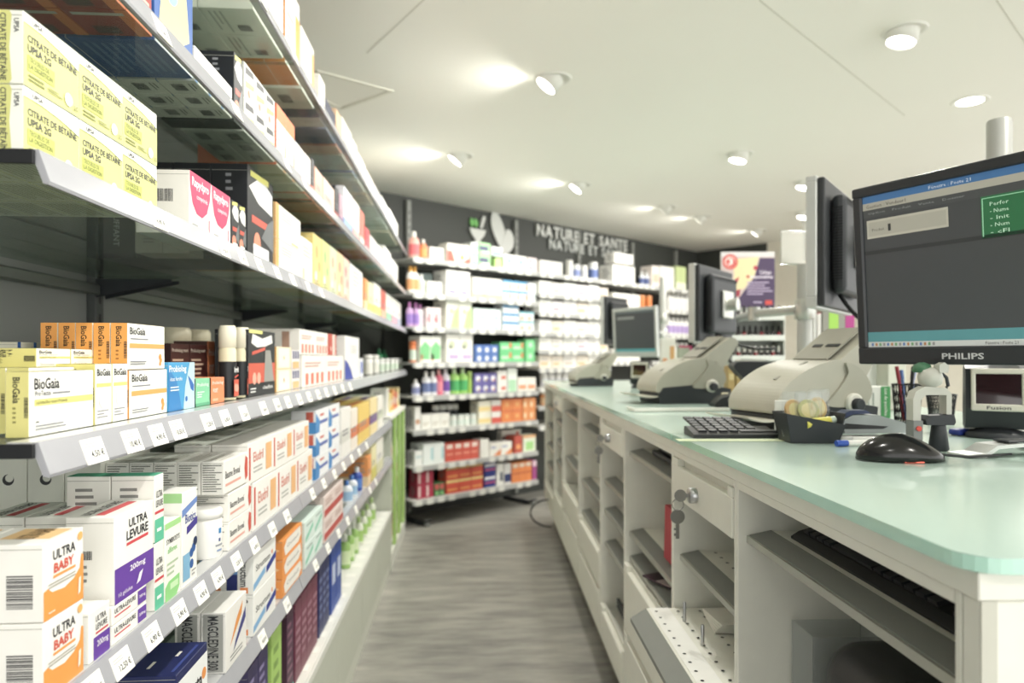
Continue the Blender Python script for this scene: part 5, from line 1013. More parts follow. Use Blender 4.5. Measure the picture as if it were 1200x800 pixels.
def monitor(loc, rz, w, h, label, frame, tilt=0., screen='dark', brand=None, bez=.017, thick=.018, silver=False):
    """origin at the middle of the lower edge, screen faces local -y"""
    t = thing('monitor', label, 'monitor', loc, rz)
    T = Matrix.Rotation(tilt, 4, 'X')
    f = MB(); bb = bez + .012
    f.box(-w/2, w/2, -thick, 0, h - bez, h, frame, .003, 2, T); f.box(-w/2, w/2, -thick, 0, 0, bb, frame, .003, 2, T)
    f.box(-w/2, -w/2 + bez, -thick, 0, bb - .002, h - bez + .002, frame, .003, 1, T); f.box(w/2 - bez, w/2, -thick, 0, bb - .002, h - bez + .002, frame, .003, 1, T); f.build('bezel', t)
    sw, sh_ = w - 2 * bez, h - bez - bb
    sm = MB(); sm.box(-w/2 + bez, w/2 - bez, -thick + .005, -.002, bb, h - bez, mat('#3c3f41', .3, emit=.22), M=T); sc_ = sm.build('screen', t)
    O = T @ Vector((-w/2 + bez, -thick + .0047, bb)); u = T @ Vector((sw, 0, 0)); v = T @ Vector((0, 0, sh_)); n = T @ Vector((0, -1, 0))
    im = MB(); E = lambda c: mat(c, .35, emit=.12)
    def rc(x0, y0, x1, y1, c, k=1): im.face(O + n * .0002 * k, u, v, [(x0, y0), (x1, y0), (x1, y1), (x0, y1)], E(c))
    if screen == 'ui':
        rc(0, .955, 1, 1, '#3a6ea4'); rc(0, .91, 1, .955, '#a9a69a'); rc(0, .0, 1, .035, '#c3c6c4'); rc(0, .035, 1, .10, '#4f8f96'); rc(0, .86, 1, .91, '#45484a')
        rc(.02, .72, .45, .84, '#b5b2a4'); rc(.03, .735, .44, .825, '#a7a498', 2); rc(.14, .755, .155, .80, '#2c2e30', 3); rc(0, .615, 1, .64, '#303335'); rc(.60, .62, 1, .86, '#1f6a40'); rc(.605, .63, .61, .85, '#8fd0a8', 2); rc(.605, .845, 1, .85, '#8fd0a8', 2)
        for i, s_ in enumerate(('Perfor', '- Nume', '- Init', '- Num', '- cFl')): im.text(s_, O + u * .64 + v * (.80 - .04 * i) + n * .0006, u * .08, v * .022, E('#c8ecd4'), 0, 1)
        im.text('Fénetre : Poste 21', O + u * .36 + v * .965 + n * .0006, u * .2, v * .02, E('#dfe8f0'), 0, 1); im.text('Gestion : Vendeur1', O + u * .02 + v * .92 + n * .0006, u * .22, v * .022, E('#4a4a46'), 0, 1)
        im.text('Option    Produit    Vente    Dossier', O + u * .03 + v * .875 + n * .0006, u * .5, v * .018, E('#8a8d8f'), 0, 1); im.text('Produit :', O + u * .05 + v * .765 + n * .0006, u * .08, v * .018, E('#55554f'), 0, 1)
        for i in range(16): rc(.02 + i * .022, .008, .032 + i * .022, .027, ['#5a7ab0', '#b07a4a', '#6a9a6a', '#8a8a8a'][i % 4], 2)
        im.text('Fénetre : Poste 21', O + u * .60 + v * .008 + n * .0006, u * .14, v * .018, E('#303234'), 0, 1)
    else: rc(0, 0, 1, .07, '#4a9aa0'); rc(.06, .80, .5, .86, '#8a8d8a'); rc(0, .95, 1, 1, '#5f6a6c')
    im.build('screen_image', sc_)
    if brand:
        l = MB(); l.text(brand, T @ Vector((-.03, -thick - .0004, .009)), T @ Vector((.06, 0, 0)), T @ Vector((0, 0, .0095)), mat('#c9cbcd', .4), .02); l.build('brand_letters', t)
    bk = MB(); bk.box(-w/2 + .004, w/2 - .004, .0002, .016, .004, h - .004, mat('#2a2d30', .5) if not silver else mat('#c2c4c0', .4), .004, 2, T)
    bk.build('back_shell', t)
    hp = MB(); hp.box(-w * .36, w * .36, .0165, .05, h * .12, h * .88, mat('#2f3236', .55), .018, 3, T); hb = hp.build('rear_housing', t)
    vn = MB()
    for sgn in (-1, 1):
        for k in range(26): vn.box(sgn * w * .362 - .001, sgn * w * .362 + .001, .022, .044, h * .22 + k * h * .022, h * .22 + k * h * .022 + .003, mat('#16181a', .6), M=T)
    for k in range(30): vn.box(-w * .33 + k * w * .022, -w * .33 + k * w * .022 + .003, .046, .0505, h * .80, h * .85, mat('#16181a', .6), M=T)
    vn.build('vents', hb)
    mo = MB(); mo.box(-.05, .05, .0505, .062, h * .5 - .05, h * .5 + .05, ALU, .003, 1, T); mo.lathe([(.022, .062), (.022, .095)], ALU, 16, T @ Matrix.Translation((0, 0, h * .5)) @ Matrix.Rotation(-PI / 2, 4, 'X')); mo.build('arm_mount', t)
    return t
def facing(left, right):      # heading of a monitor whose lower edge runs from left to right as seen from its front
    d = right - left; return math.atan2(d.y, d.x)
BZ = mat('#26292d', .35); SIL = mat('#c6c8c4', .35, .3)
l_, r_ = cw(.620, 1.2), cw(.620 + .17, 1.2 - .2944)
m1 = (l_ + r_) / 2; monitor((m1.x, m1.y, 1.040), facing(l_, r_), .34, .302, 'black desktop monitor with till software on screen, facing the aisle', BZ, R(4), 'ui', 'PHILIPS')
def back_monitor(px, y0, y1, hh, label, fr, w=.38, silver=False):
    d = hh * F / (y1 - y0); n = cw((px - 600) / F * d, d); f = cw((px - 600) / F * d + .61 * w, d + .79 * w); c = (n + f) / 2; z = H + (HZ - y1) / F * d
    monitor((c.x, c.y, z), facing(f, n), w, hh, label, fr, 0, 'plain', None, .014, .024, silver); return Vector((c.x, c.y, z + hh / 2))
b2 = back_monitor(957, 205, 360, .30, 'monitor with silver front frame seen from its vented black back, beside the till monitor', SIL)
b3 = back_monitor(814, 308, 401, .28, 'silver-edged monitor on the long arm beside the nail-polish display', SIL, .34)
b5 = back_monitor(707, 346, 404, .32, 'silver-edged monitor turned away behind the tilted silver monitor', SIL, .30)
l_, r_ = cw(.625, 4.1), cw(.625 + .198, 3.8); m4 = (l_ + r_) / 2
monitor((m4.x, m4.y, 1.055), facing(l_, r_), .36, .285, 'silver-framed monitor with dark screen at the far counter end', SIL, R(3), 'plain', None, .018)
POLEM = mat('#b9bab5', .3, .2)
def pole(px, zc, top, label, arms):
    p = cw((px - 600) / F * zc, zc); t = thing('monitor_pole', label, 'monitor pole', (p.x, p.y, CT + .0005), 0)
    MB().lathe([(.05, 0), (.05, .008), (.03, .014), (.0225, .02)], POLEM, 24).build('base', t)
    MB().lathe([(.0215, .02), (.0215, top - CT - .004), (.0195, top - CT)], POLEM, 24).build('tube', t)
    for a in arms:
        q = a - Vector((p.x, p.y, CT)); z = q.z; cam_ = Matrix.Translation((0, 0, z))
        cl_ = MB().lathe([(.026, -.03), (.029, -.027), (.029, .027), (.026, .03)], ALU, 24, cam_).build('clamp', t)
        mid = Vector((q.x * .5 - q.y * .12, q.y * .5 + q.x * .12, z)); ar = MB()
        d1 = (mid - Vector((0, 0, z))).normalized()
        ar.tube([Vector((0, 0, z)) + d1 * .028, mid], .014, POLEM, 10); ar.lathe([(.02, -.022), (.02, .022)], ALU, 16, Matrix.Translation(mid)); d2 = (Vector((q.x, q.y, z)) - mid).normalized()
        ar.tube([mid + d2 * .02, Vector((q.x, q.y, z))], .014, POLEM, 10); ar.build('arm', t)
    return t
def behind(c, rz, dist): return Vector((c.x - math.sin(rz) * dist, c.y + math.cos(rz) * dist, c.z))
rzm = facing(cw(.620, 1.2), cw(.79, .9056)); rzb = facing(cw(.61, .79), cw(0, 0))
pole(1171, 1.33, 1.512, 'white round pole rising behind the till monitor', [behind(Vector((m1.x, m1.y, 1.191)), rzm, .10), behind(b2, rzb, .10)])
pole(943, 2.05, 1.33, 'white round pole with a long arm beside the nail-polish display', [behind(b3, rzb, .10) - Vector((0, 0, .05))])
pole(777, 4.25, 1.55, 'white round pole at the far end of the counter', [behind(b5, rzb, .10), behind(Vector((m4.x, m4.y, 1.198)), rzm, .097)])
# card holder on the second pole
p = cw((929 - 600) / F * 2.05, 2.05); ch = thing('card_holder', 'translucent white card holder fixed on top of the short white pole', 'card holder', (p.x, p.y, 1.332), R(8))
MB().box(-.04, .04, -.003, -.001, .0, .095, mat('#efece2', .5), .001).build('card', ch); MB().box(-.042, .042, -.0005, .002, -.002, .10, ACRYL, .001).build('holder_back', ch); MB().box(.034, .042, -.008, .004, .01, .15, ACRYL, .001).build('holder_rod', ch)
MB().box(.0, .034, .0025, .02, -.001, .03, WHITE, .002).build('clip', ch)

# nail-polish display
def px_w(px, zc): return cw((px - 600) / F * zc, zc)
DZ = 2.88; a, b = px_w(853, DZ), px_w(918, DZ); c = (a + b) / 2
ds = thing('polish_display', 'grey acrylic nail-polish display with a purple and yellow poster header', 'display stand', (c.x, c.y, CT + .0005), -YAW)
wd = (b - a).length; DG = mat('#b9bdb6', .4)
MB().box(-wd/2, -wd/2 + .006, -.02, .10, 0, .36, DG, .001).build('side_panel', ds); MB().box(wd/2 - .006, wd/2, -.02, .10, 0, .36, DG, .001).build('side_panel', ds); MB().box(-wd/2, wd/2, .10, .106, 0, .60, DG, .001).build('back_board', ds)
for k in range(4): MB().box(-wd/2 + .0065, wd/2 - .0065, -.03, .0995, .05 + k * .085, .056 + k * .085, DG, .001).build('shelf', ds); MB().box(-wd/2 + .0065, wd/2 - .0065, -.034, -.0305, .045 + k * .085, .068 + k * .085, mat('#d3d6d0', .3), .001).build('shelf_lip', ds)
MB().box(-wd/2, wd/2, .094, .0995, .36, .605, mat('#dcd8d8', .4), .001).build('poster_board', ds)
po = MB(); O = Vector((-wd/2, .0936, .362)); u = Vector((wd, 0, 0)); v = Vector((0, 0, .24)); n = Vector((0, -1, 0))
ink(po, O, u, v, n, [('r', 0, 0, 1, .92, '#cdb9b6'), ('p', [(.2, 0), (1, 0), (1, .9), (.72, .9), (.62, .55)], '#4c3a5e'), ('p', [(.22, .88), (.7, .92), (.62, .56), (.42, .34), (.2, .3), (.24, .6)], '#e9d9a4'), ('p', [(.2, .3), (.36, .33), (.34, .2), (.24, .2)], '#a8283c'), ('p', [(.24, .50), (.34, .56), (.3, .44)], '#b8304a'), ('c', .64, .72, .04, '#b8304a'), ('c', .5, .56, .03, '#c06048'),
    ('c', .17, .83, .14, '#d8443c'), ('c', .17, .83, .105, '#f0c8c0'), ('c', .18, .82, .085, '#d8443c'), ('t', '3', .13, .77, .22, .89, '#f6eee8', 0, .03), ('t', 'Unhas', .72, .60, .93, .68, '#e9dff0'), ('t', 'impecables', .54, .51, .97, .59, '#e9dff0', 0, .02), ('l', .48, .22, .97, .48, '#b9a8c8', 5), ('r', .82, .05, .95, .13, '#d8443c'), ('l', .6, .07, .8, .12, '#c8b8d8', 1)])
po.build('poster_print', ds)
pm = MB().lathe([(.008, 0), (.009, .002), (.009, .022), (.004, .026)], mat('#2c2226', .15, coat=.5), 10).mesh('polish_bottle'); pm2 = MB().lathe([(.008, 0), (.009, .002), (.009, .022), (.004, .026)], mat('#8a2030', .15, coat=.5), 10).mesh('polish_bottle')
pc = MB().lathe([(.0055, .026), (.005, .05), (.003, .052)], BLACK, 10).mesh('cap'); pcw = MB().lathe([(.0055, .026), (.005, .05), (.003, .052)], WHITE, 10).mesh('cap')
for k in range(4):
    for j in range(9):
        q = Matrix.Translation((c.x, c.y, CT)) @ Matrix.Rotation(-YAW, 4, 'Z') @ Vector((-wd/2 + .02 + j * (wd - .04) / 8, .0, .0572 + k * .085))
        w_ = (k < 2); dk = (j * 5 + k) % 3
        o = obj('polish_bottle', pm if dk else pm2); o.location = q; obj('cap', pcw if w_ else pc, o)
        tag(o, '%s nail-polish bottle with %s cap on the acrylic display\'s %s shelf' % ('dark' if dk else 'red', 'white' if w_ else 'black', ORD[3 - k]), 'nail polish', '%s polish bottles, %s shelf' % ('dark' if dk else 'red', ORD[3 - k]))
# folders behind the printer
def upright_box(name, px0, px1, zc, h, dep, body, label, cat, extra=None, rz=-YAW):
    a, b = px_w(px0, zc), px_w(px1, zc); c = (a + b) / 2; wd = (b - a).length
    t = thing(name, label, cat, (c.x, c.y, CT + .0008), rz)
    MB().box(-wd/2, wd/2, 0, dep, 0, h, mat(body, .5), .0015).build('cover', t)
    if extra: extra(t, wd, h)
    return t
def bind(t, wd, h):
    MB().box(wd/2 - .028, wd/2 + .0005, -.0012, -.0002, 0, h, mat('#c23a94', .45)).build('pink_spine', t); MB().box(-.03, .0, -.0012, -.0002, h - .075, h - .005, mat('#a8e04a', .5)).build('green_tab', t)
upright_box('ring_binder', 964, 1001, 2.15, .30, .05, '#9c9c92', 'grey ring binder with pink spine and green tab behind the printer', 'binder', bind)
for i, (x0, x1, c) in enumerate(((946, 952, '#e9e8e4'), (953, 957, '#dcdcd8'), (958, 962.5, '#eeeae6'))):
    upright_box('paper_file', x0, x1, 2.15, .305 - .012 * i, .04, c, ('tall white paper file next to the short white pole', 'pale grey paper file between two white files', 'white paper file touching the grey ring binder')[i], 'file', lambda t, wd, h: MB().box(-wd/2, wd/2, .002, .038, h + .0002, h + .003, mat('#b04a50', .6)).build('red_edge', t))
upright_box('leaflet_box', 1010, 1040, 1.92, .14, .06, '#efeeea', 'white leaflet box with red top behind the mesh pen cup', 'box', lambda t, wd, h: MB().box(-wd/2, wd/2, 0, .06, h + .0002, h + .004, mat('#e06a70', .5)).build('red_lid', t))
upright_box('leaflet_box', 1041, 1062, 1.86, .16, .06, '#cfcfc0', 'beige upright box behind the mesh pen cup', 'box', lambda t, wd, h: MB().box(-wd/2 + .004, wd/2 - .004, -.0012, -.0002, .02, .04, mat('#b8b8a8', .5)).build('label', t))
upright_box('green_striped_carton', 990, 1043, 1.62, .075, .035, '#e8e8e0', 'white carton with a green end stripe behind the stapler', 'box', lambda t, wd, h: (MB().box(wd/2 - .022, wd/2 + .0004, -.0012, -.0002, 0, h, mat('#3f9a54', .5)).build('green_stripe', t), MB().text('Lot de pastilles', Vector((wd/2 - .016, -.0016, .07)), Vector((0, 0, -.064)), Vector((.009, 0, 0)), PAPER, .01).build('stripe_text', t), [MB().box(-wd/2 + .03 + .012 * k, -wd/2 + .033 + .012 * k, -.001, -.0002, .012, .06, mat('#a9b0a8', .6)).build('print_line', t) for k in range(4)]))
upright_box('white_card', 908, 927, 1.24, .066, .003, '#eef0e8', 'white card with green print leaning by the black box', 'card', lambda t, wd, h: (MB().box(-wd/2 + .006, wd/2 - .006, -.001, -.0002, .034, .044, mat('#3f9a68', .5)).build('green_mark', t), MB().box(-wd/2 + .006, wd/2 - .01, -.001, -.0002, .012, .022, mat('#a8b8a8', .5)).build('print_lines', t)))
def kraft(px0, px1, zc, h, label):
    upright_box('kraft_box', px0, px1, zc, h, .05, '#b99a5c', label, 'box', lambda t, wd, h: MB().box(-wd/2 + .004, wd/2 - .004, -.0012, -.0002, h * .55, h * .75, mat('#d8c48c', .5)).build('label', t))
kraft(853, 861, 2.45, .115, 'slim tan box behind the beige printer with a knob'); kraft(862.5, 872, 2.45, .125, 'wider tan box behind the beige printer with a knob')
upright_box('leaflet_stand', 775, 792, 3.35, .24, .04, '#efece4', 'white leaflet stand with orange streak beside the far pole', 'leaflet stand', lambda t, wd, h: (MB().box(wd * .1, wd * .4, -.0012, -.0002, .06, .2, mat('#e8b070', .5)).build('orange_leaflet', t), MB().box(-wd * .4, -wd * .1, -.0012, -.0002, .09, .14, mat('#f0a060', .5)).build('orange_leaflet', t)))
upright_box('ring_binder', 796, 811, 3.2, .20, .05, '#a4aa98', 'grey binder with magenta edge by the white leaflet stand', 'binder', lambda t, wd, h: (MB().box(wd/2 - .012, wd/2 + .0005, -.0012, -.0002, 0, h, mat('#b02a70', .5)).build('magenta_edge', t), MB().box(-wd/2, wd/2, -.0012, -.0002, h - .01, h, mat('#c04a70', .5)).build('rim', t)))
upright_box('leaflet_box', 812, 838, 3.0, .10, .05, '#ecebe4', 'low white box beside the binder with a magenta edge', 'box', lambda t, wd, h: MB().box(-wd/2 + .01, wd/2 - .01, -.0012, -.0002, .03, .05, mat('#d8d4cc', .5)).build('label', t))

# presentation scanners
def scanner(p, rz, label, sc=1.):
    t = thing('barcode_scanner', label, 'scanner', (p.x, p.y, CT + .001), rz); t.scale = (sc,) * 3
    MB().lathe([(.055, 0), (.055, .006), (.045, .014), (.02, .02)], CHAR, 28, None, 1, .8).build('base', t)
    MB().prism([(.02, .015), (.055, .02), (.06, .06), (.05, .14), (.03, .15), (-.02, .14), (-.032, .06), (-.02, .02)], -.055, .055, mat('#23262a', .4), 'x').build('body', t)
    fr = MB(); T = Matrix.Translation((0, -.034, .055)) @ Matrix.Rotation(R(-7), 4, 'X')
    fr.box(-.046, .046, -.006, .002, .075, .086, mat('#cfccbc', .4), .002, 1, T); fr.box(-.046, .046, -.006, .002, 0, .014, mat('#cfccbc', .4), .002, 1, T); fr.box(-.046, -.038, -.006, .002, .012, .077, mat('#cfccbc', .4), .002, 1, T); fr.box(.038, .046, -.006, .002, .012, .077, mat('#cfccbc', .4), .002, 1, T); f = fr.build('window_frame', t)
    MB().text('Fusion', T @ Vector((-.02, -.0064, .003)), T.to_3x3() @ Vector((.04, 0, 0)), T.to_3x3() @ Vector((0, 0, .007)), INK, .01).build('brand_letters', f)
    MB().box(-.0385, .0385, -.002, .0, .0135, .0755, mat('#2a1216', .08, coat=.8), M=T).build('window', t)
    MB().tube([(.058, -.02, .02), (.062, -.025, .06), (.058, -.02, .10), (.05, 0, .14)], [.006, .008, .007, .004], mat('#d5d6d4', .35), 8).build('side_highlight', t)  # curved highlight on the dark body, put in as a pale tube
    return t
scanner(px_w(1168, 1.23), -YAW + R(-30), 'black upright barcode scanner with cream-framed red window under the till monitor', .88)
p = px_w(876, 1.92); t = thing('curved_scanner', 'black curved scanner with wide top plate between two beige printers', 'scanner', (p.x, p.y, CT + .001), -YAW + R(-8))
MB().prism(curve([(-.085, .002), (.07, .002), (.085, .03), (.055, .05), (.045, .075), (.085, .095), (.10, .112), (.085, .128), (-.02, .132), (-.045, .12), (-.03, .098), (-.01, .075), (-.035, .045), (-.08, .03)]), -.045, .045, mat('#202327', .4), 'y').build('body', t)
MB().prism([(-.03, .1335), (.04, .1325), (.05, .138), (-.02, .141)], -.04, .04, mat('#cfd0c8', .4), 'y').build('top_plate', t)
MB().lathe([(.022, 0), (.022, .006)], MIDGREY, 18, Matrix.Translation((-.05, -.0455, .026)) @ Matrix.Rotation(PI / 2, 4, 'X') @ Matrix.Scale(.5, 4)).build('side_knob', t)
def hang(pts, r, label):
    tag(MB().tube(pts, r, BLACK, 8).build('cable'), label, 'cable')
def sag(a, b, d, n=10): return [a.lerp(b, k / n) - Vector((0, 0, d * 4 * (k / n) * (1 - k / n))) for k in range(n + 1)]
hang(sag(at_d(838, 388, 2.50), at_d(872, 447, 2.32), .012), .006, 'black cable hanging from the monitor on the long arm to the counter')
hang(sag(at_d(842, 392, 2.50), at_d(908, 408, 2.30), .02), .005, 'black cable running from the long-arm monitor towards the display')
hang(sag(at_d(984, 345, 1.62), at_d(1030, 380, 1.55), .02), .005, 'black cable drooping under the monitor with vented black back')
scanner(px_w(751, 3.25), -YAW + R(-25), 'black upright barcode scanner with pale frame near the silver monitor', .85)
tp = thing('tape_dispenser', 'black tape dispenser with cream roll beside a beige printer', 'tape dispenser', onc(850, 476) + Vector((0, 0, .001)), R(5))
MB().lathe([(.026, .006), (.028, .008), (.028, .03), (.026, .032)], CHAR, 20, Matrix.Translation((.02, 0, 0))).build('roll_core', tp); MB().box(-.04, .05, -.03, .03, 0, .006, CHAR, .002).build('foot', tp); MB().lathe([(.030, .0325), (.030, .038)], mat('#d8d0b0', .5), 20, Matrix.Translation((.02, 0, 0))).build('tape_roll', tp)
# little black box of lozenge sachets
p = (onc(925, 520) + onc(990, 520)) / 2
lb = thing('black_tray_box', 'small black open box on the counter holding lozenge sachets', 'box', (p.x, p.y + .03, CT + .0008), -YAW)
q = MB(); a0, a1, b0, b1 = .040, .050, .026, .032; hh = .05
q.box(-a0, a0, -b0, b0, 0, .002, CHAR)
for s1, s2, ax in ((-1, 0, 0), (1, 0, 0), (0, -1, 1), (0, 1, 1)):
    if ax == 0: q.add([(s1*a0, -b0, 0), (s1*a0, b0, 0), (s1*a1, b1, hh), (s1*a1, -b1, hh), (s1*(a0-.002), -b0, 0), (s1*(a0-.002), b0, 0), (s1*(a1-.002), b1, hh), (s1*(a1-.002), -b1, hh)], [(0, 1, 2, 3), (7, 6, 5, 4), (3, 2, 6, 7), (0, 3, 7, 4), (1, 5, 6, 2)], CHAR)
    else: q.add([(-a0, s2*b0, 0), (a0, s2*b0, 0), (a1, s2*b1, hh * (.62 if s2 < 0 else 1)), (-a1, s2*b1, hh * (1.0)), (-a0, s2*(b0-.002), 0), (a0, s2*(b0-.002), 0), (a1, s2*(b1-.002), hh * (.62 if s2 < 0 else 1)), (-a1, s2*(b1-.002), hh)], [(0, 1, 2, 3), (7, 6, 5, 4), (3, 2, 6, 7), (0, 3, 7, 4), (1, 5, 6, 2)], CHAR)
q.build('tray_wall', lb)
for k, (dx, dy, dz, an, c1, nm) in enumerate([(-.022, .006, .03, 12, '#c79a3a', 'amber'), (.0, .0, .03, -8, '#a8a83c', 'olive-green'), (.02, .006, .034, 20, '#c8a028', 'golden')]):
    pp = Matrix.Translation((p.x, p.y + .03, CT)) @ Matrix.Rotation(-YAW, 4, 'Z') @ Vector((dx, dy, dz - .026))
    t = thing('lozenge_sachet', 'clear sachet with %s citrus lozenge in the little black box' % nm, 'sachet', pp, R(an))
    MB().lathe([(.017, -.003), (.0185, -.001), (.0185, .002), (.017, .003)], mat(c1, .3), 20, Matrix.Translation((0, 0, .05)) @ Matrix.Rotation(R(78), 4, 'X')).build('lozenge', t)
    MB().lathe([(.0125, .0031), (.0125, .0036)], mat('#d8c878', .3), 16, Matrix.Translation((0, 0, .05)) @ Matrix.Rotation(R(78), 4, 'X')).build('lozenge_centre', t)
    MB().box(-.022, .022, -.007, .006, .004, .082, ACRYL, .003).build('sachet_film', t)
yb = thing('yellow_tube', 'small yellow ointment tube in the little black box', 'tube', (p.x + .012, p.y + .012, CT + .022), R(10)); MB().tube([(-.03, 0, .01), (.018, 0, .016)], [.009, .007], mat('#d8d048', .4), 12).build('tube_body', yb); MB().tube([(.0185, 0, .016), (.028, 0, .0175)], .006, mat('#c8d8c8', .4), 12).build('cap', yb)
# stapler
p = (onc(985, 516) + onc(1068, 516)) / 2; sp = thing('stapler', 'grey and black stapler lying beside the black mouse', 'stapler', (p.x, p.y + .01, CT + .0008), -YAW + R(6))
MB().box(-.062, .062, -.014, .014, 0, .007, mat('#c9cac6', .4), .002).build('base', sp); MB().prism([(-.06, .012), (.05, .012), (.06, .02), (.05, .03), (.0, .044), (-.045, .044), (-.066, .034)], -.014, .014, mat('#9aa0a0', .4), 'y').build('arm', sp); MB().prism([(-.060, .020), (.01, .020), (.02, .024), (-.06, .030)], -.0146, -.0139, BLACK, 'y').build('channel', sp); MB().prism([(-.068, .035), (-.045, .045), (-.01, .0465), (-.02, .052), (-.05, .052), (-.07, .042)], -.013, .013, mat('#27365c', .3), 'y').build('blue_cap', sp); MB().box(.04, .055, -.012, .012, .0072, .0118, STEEL).build('spring', sp)
for k, (px, py, c, nm, an) in enumerate([(1000, 523, '#2a54b8', 'white ballpoint pen with blue cap in front of the stapler', 8), (1006, 518, '#d8d8d4', 'plain white ballpoint pen by the stapler', -4)]):
    pn = thing('ballpoint_pen', nm, 'pen', onc(px, py) + Vector((0, 0, .0055)), -YAW + R(an)); MB().tube([(-.01, 0, 0), (.065, 0, 0)], .0048, mat('#eceae4', .4), 10).build('barrel', pn); MB().tube([(-.011, 0, 0), (-.03, 0, 0)], .0052, mat(c, .35), 10).build('cap', pn); MB().tube([(.0655, 0, 0), (.075, 0, 0)], [.004, .001], STEEL, 8).build('tip', pn)
# mouse with cable
p = onc(1061, 541); ms = thing('computer_mouse', 'glossy black computer mouse on the mint glass', 'mouse', (p.x, p.y + .012, CT + .0008), -YAW + R(-4))
bm = bmesh.new(); bmesh.ops.create_uvsphere(bm, u_segments=28, v_segments=16, radius=1)
for v in bm.verts:
    x, y, z = v.co; zz = max(z, -.02)
    v.co = Vector((x * .0595, y * .031, (zz * .036 * (1 - .28 * max(0, x) ** 1.2 * 1.6) + .002) if zz > 0 else .001 + .001 * zz))
me = bpy.data.meshes.new('mouse_shell'); bm.to_mesh(me); bm.free(); me.materials.append(GLOSSB); me.polygons.foreach_set('use_smooth', [True] * len(me.polygons)); obj('mouse_shell', me, ms)
MB().box(-.008, .018, -.0306, -.027, .0004, .0022, mat('#e0604a', .4, emit=.6), .0005).build('red_glow_window', ms)
MB().tube([(.056, .0, .008), (.075, .004, .006), (.10, .012, .0035), (.14, .03, .003), (.18, .05, .003)], .0018, BLACK, 8).build('cable', ms)
# pen cups of black mesh
def pen_cup(p, label, pens, r=.03, h=.085):
    t = thing('pen_cup', label, 'pen cup', (p.x, p.y, CT + .0008), 0); m = mat('#1c1d20', .4, .5)
    MB().lathe([(r * .8, 0), (r * .8, .002)], m, 24).build('cup_floor', t)
    g = MB(); N = 28
    for k in range(N):
        a = 2 * PI * k / N; g.tube([(r * .8 * math.cos(a), r * .8 * math.sin(a), .002), (r * math.cos(a + .5), r * math.sin(a + .5), h)], .0009, m, 4, False); g.tube([(r * .8 * math.cos(a), r * .8 * math.sin(a), .002), (r * math.cos(a - .5), r * math.sin(a - .5), h)], .0009, m, 4, False)
    o = g.build('wire_mesh', t); o['kind'] = 'stuff'
    MB().tube([(r * math.cos(a), r * math.sin(a), h) for a in [2 * PI * k / 28 for k in range(28)]], .0016, m, 6, closed=True).build('rim', t)
    for dx, dy, c, tl, nm in pens:
        q = thing('pen', nm, 'pen', (p.x + dx * .4, p.y + dy * .4, CT + .006), 0)
        MB().tube([(0, 0, 0), (dx * .55, dy * .55, h + .005)], .0036, mat(c, .4), 8).build('barrel', q); MB().tube([(dx * .555, dy * .555, h + .0052), (dx * .8, dy * .8, h + tl)], .0042, mat(c, .3), 8).build('pen_cap', q)
pen_cup(px_w(1063, 1.50), 'black wire-mesh pen cup holding pens behind the stapler', [(-.02, 0, '#9a2430', .034, 'dark red pen in the mesh pen cup'), (-.006, .008, '#5a7ab8', .026, 'blue pen in the mesh pen cup'), (.008, -.006, '#23252a', .034, 'black pen in the mesh pen cup'), (.018, .006, '#8a9ac8', .022, 'pale blue pen in the mesh pen cup')])
pen_cup(px_w(1103, 1.55), 'empty black wire-mesh cup behind the white handheld scanner', [], .03, .06)
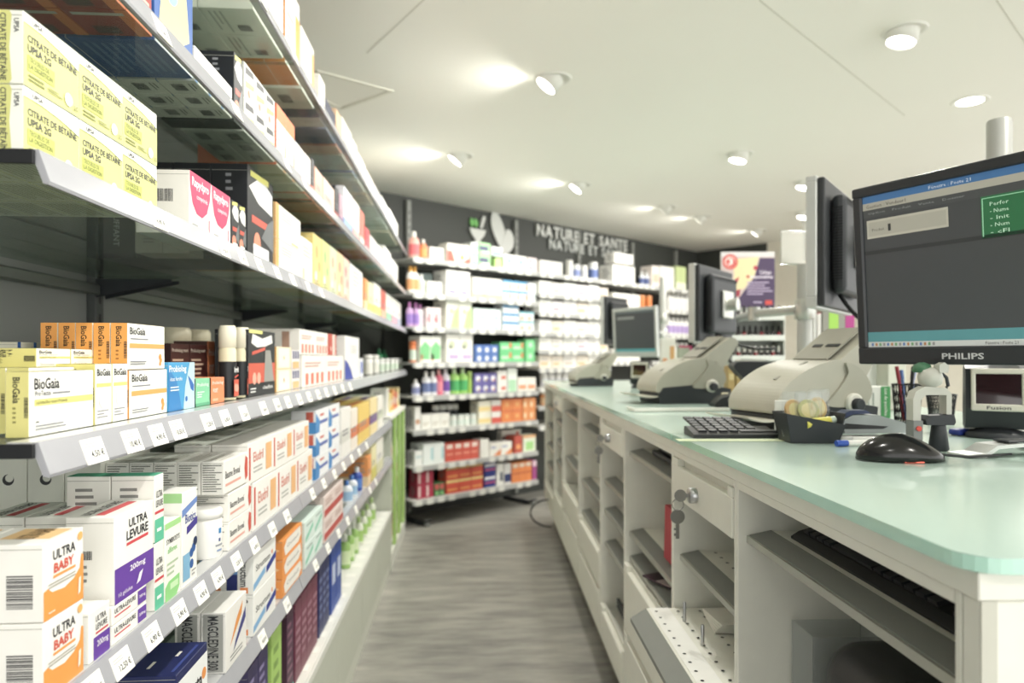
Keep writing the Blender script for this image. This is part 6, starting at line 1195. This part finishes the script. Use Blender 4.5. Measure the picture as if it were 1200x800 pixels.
# white handheld gadget on its stand
p = px_w(1090, 1.06); hs = thing('handheld_scanner', 'white and grey handheld scanner with red button in its dark stand', 'scanner', (p.x, p.y, CT + .0008), -YAW); WG = mat('#bcbcb1', .4); GG = mat('#7d817f', .45)
hs.scale = (.66,) * 3
MB().prism([(-.048, .0), (-.028, .0), (-.026, .07), (-.048, .07)], -.016, .016, GG, 'y').build('grip_foot', hs); MB().prism([(-.048, .0705), (-.030, .0705), (-.030, .118), (-.018, .130), (.030, .130), (.030, .085), (.042, .085), (.042, .132), (.030, .146), (-.02, .150), (-.042, .138), (-.048, .12)], -.014, .014, WG, 'y').build('arch', hs)
MB().lathe([(.006, 0), (.006, .004)], mat('#d8402c', .4), 14, Matrix.Translation((-.037, -.016, .052)) @ Matrix.Rotation(PI / 2, 4, 'X')).build('red_button', hs)
MB().prism([(-.018, .06), (.046, .06), (.05, .068), (.046, .084), (-.01, .082), (-.02, .072)], -.017, .017, CHAR, 'y').build('cradle', hs); MB().lathe([(.020, 0), (.022, .004), (.015, .059)], CHAR, 18, Matrix.Translation((.02, 0, 0))).build('stand_leg', hs)
MB().lathe([(.010, .1465), (.024, .155), (.027, .172), (.022, .188), (.008, .194)], WG, 18, Matrix.Translation((.0, 0, 0))).build('head', hs); MB().lathe([(.018, .186), (.022, .19), (.018, .204), (.006, .210)], mat('#3a6f4c', .45), 18, Matrix.Translation((-.012, .012, -.004))).build('green_cap', hs)
MB().prism([(.006, .182), (.026, .182), (.028, .198), (.018, .206), (.006, .2)], -.026, -.004, WG, 'y').build('nozzle', hs); MB().tube([(.028, .01, .185), (.046, .012, .17), (.05, .012, .15), (.046, .012, .1465)], .004, CHAR, 8).build('cord', hs)
cr = thing('blue_pen_lid', 'blue crumpled wrapper beside the black barcode scanner', 'wrapper', px_w(1128, 1.27) + Vector((0, 0, .0008)), R(20)); MB().box(-.025, .02, -.012, .012, 0, .012, mat('#2a3f9a', .4), .005, 2).build('wrapper_body', cr); MB().box(.0205, .032, -.008, .008, 0, .007, mat('#3a52b0', .4), .003).build('wrapper_end', cr)
cr.name = 'blue_wrapper'
st = thing('metal_clip_stand', 'flat silver and black stand foot lying beside the mouse cable', 'stand', onc(1165, 534) + Vector((0, 0, .0008)), R(4))
MB().prism([(-.06, .0), (-.03, .0), (-.01, .012), (.03, .014), (.06, .004), (.075, .004), (.075, .008), (.06, .009), (.03, .019), (-.012, .017), (-.032, .006), (-.06, .004)], -.02, .02, mat('#c9ccc8', .3, .4), 'y').build('silver_plate', st); MB().box(.01, .07, -.014, .014, .0195, .023, CHAR, .002).build('black_pad', st)
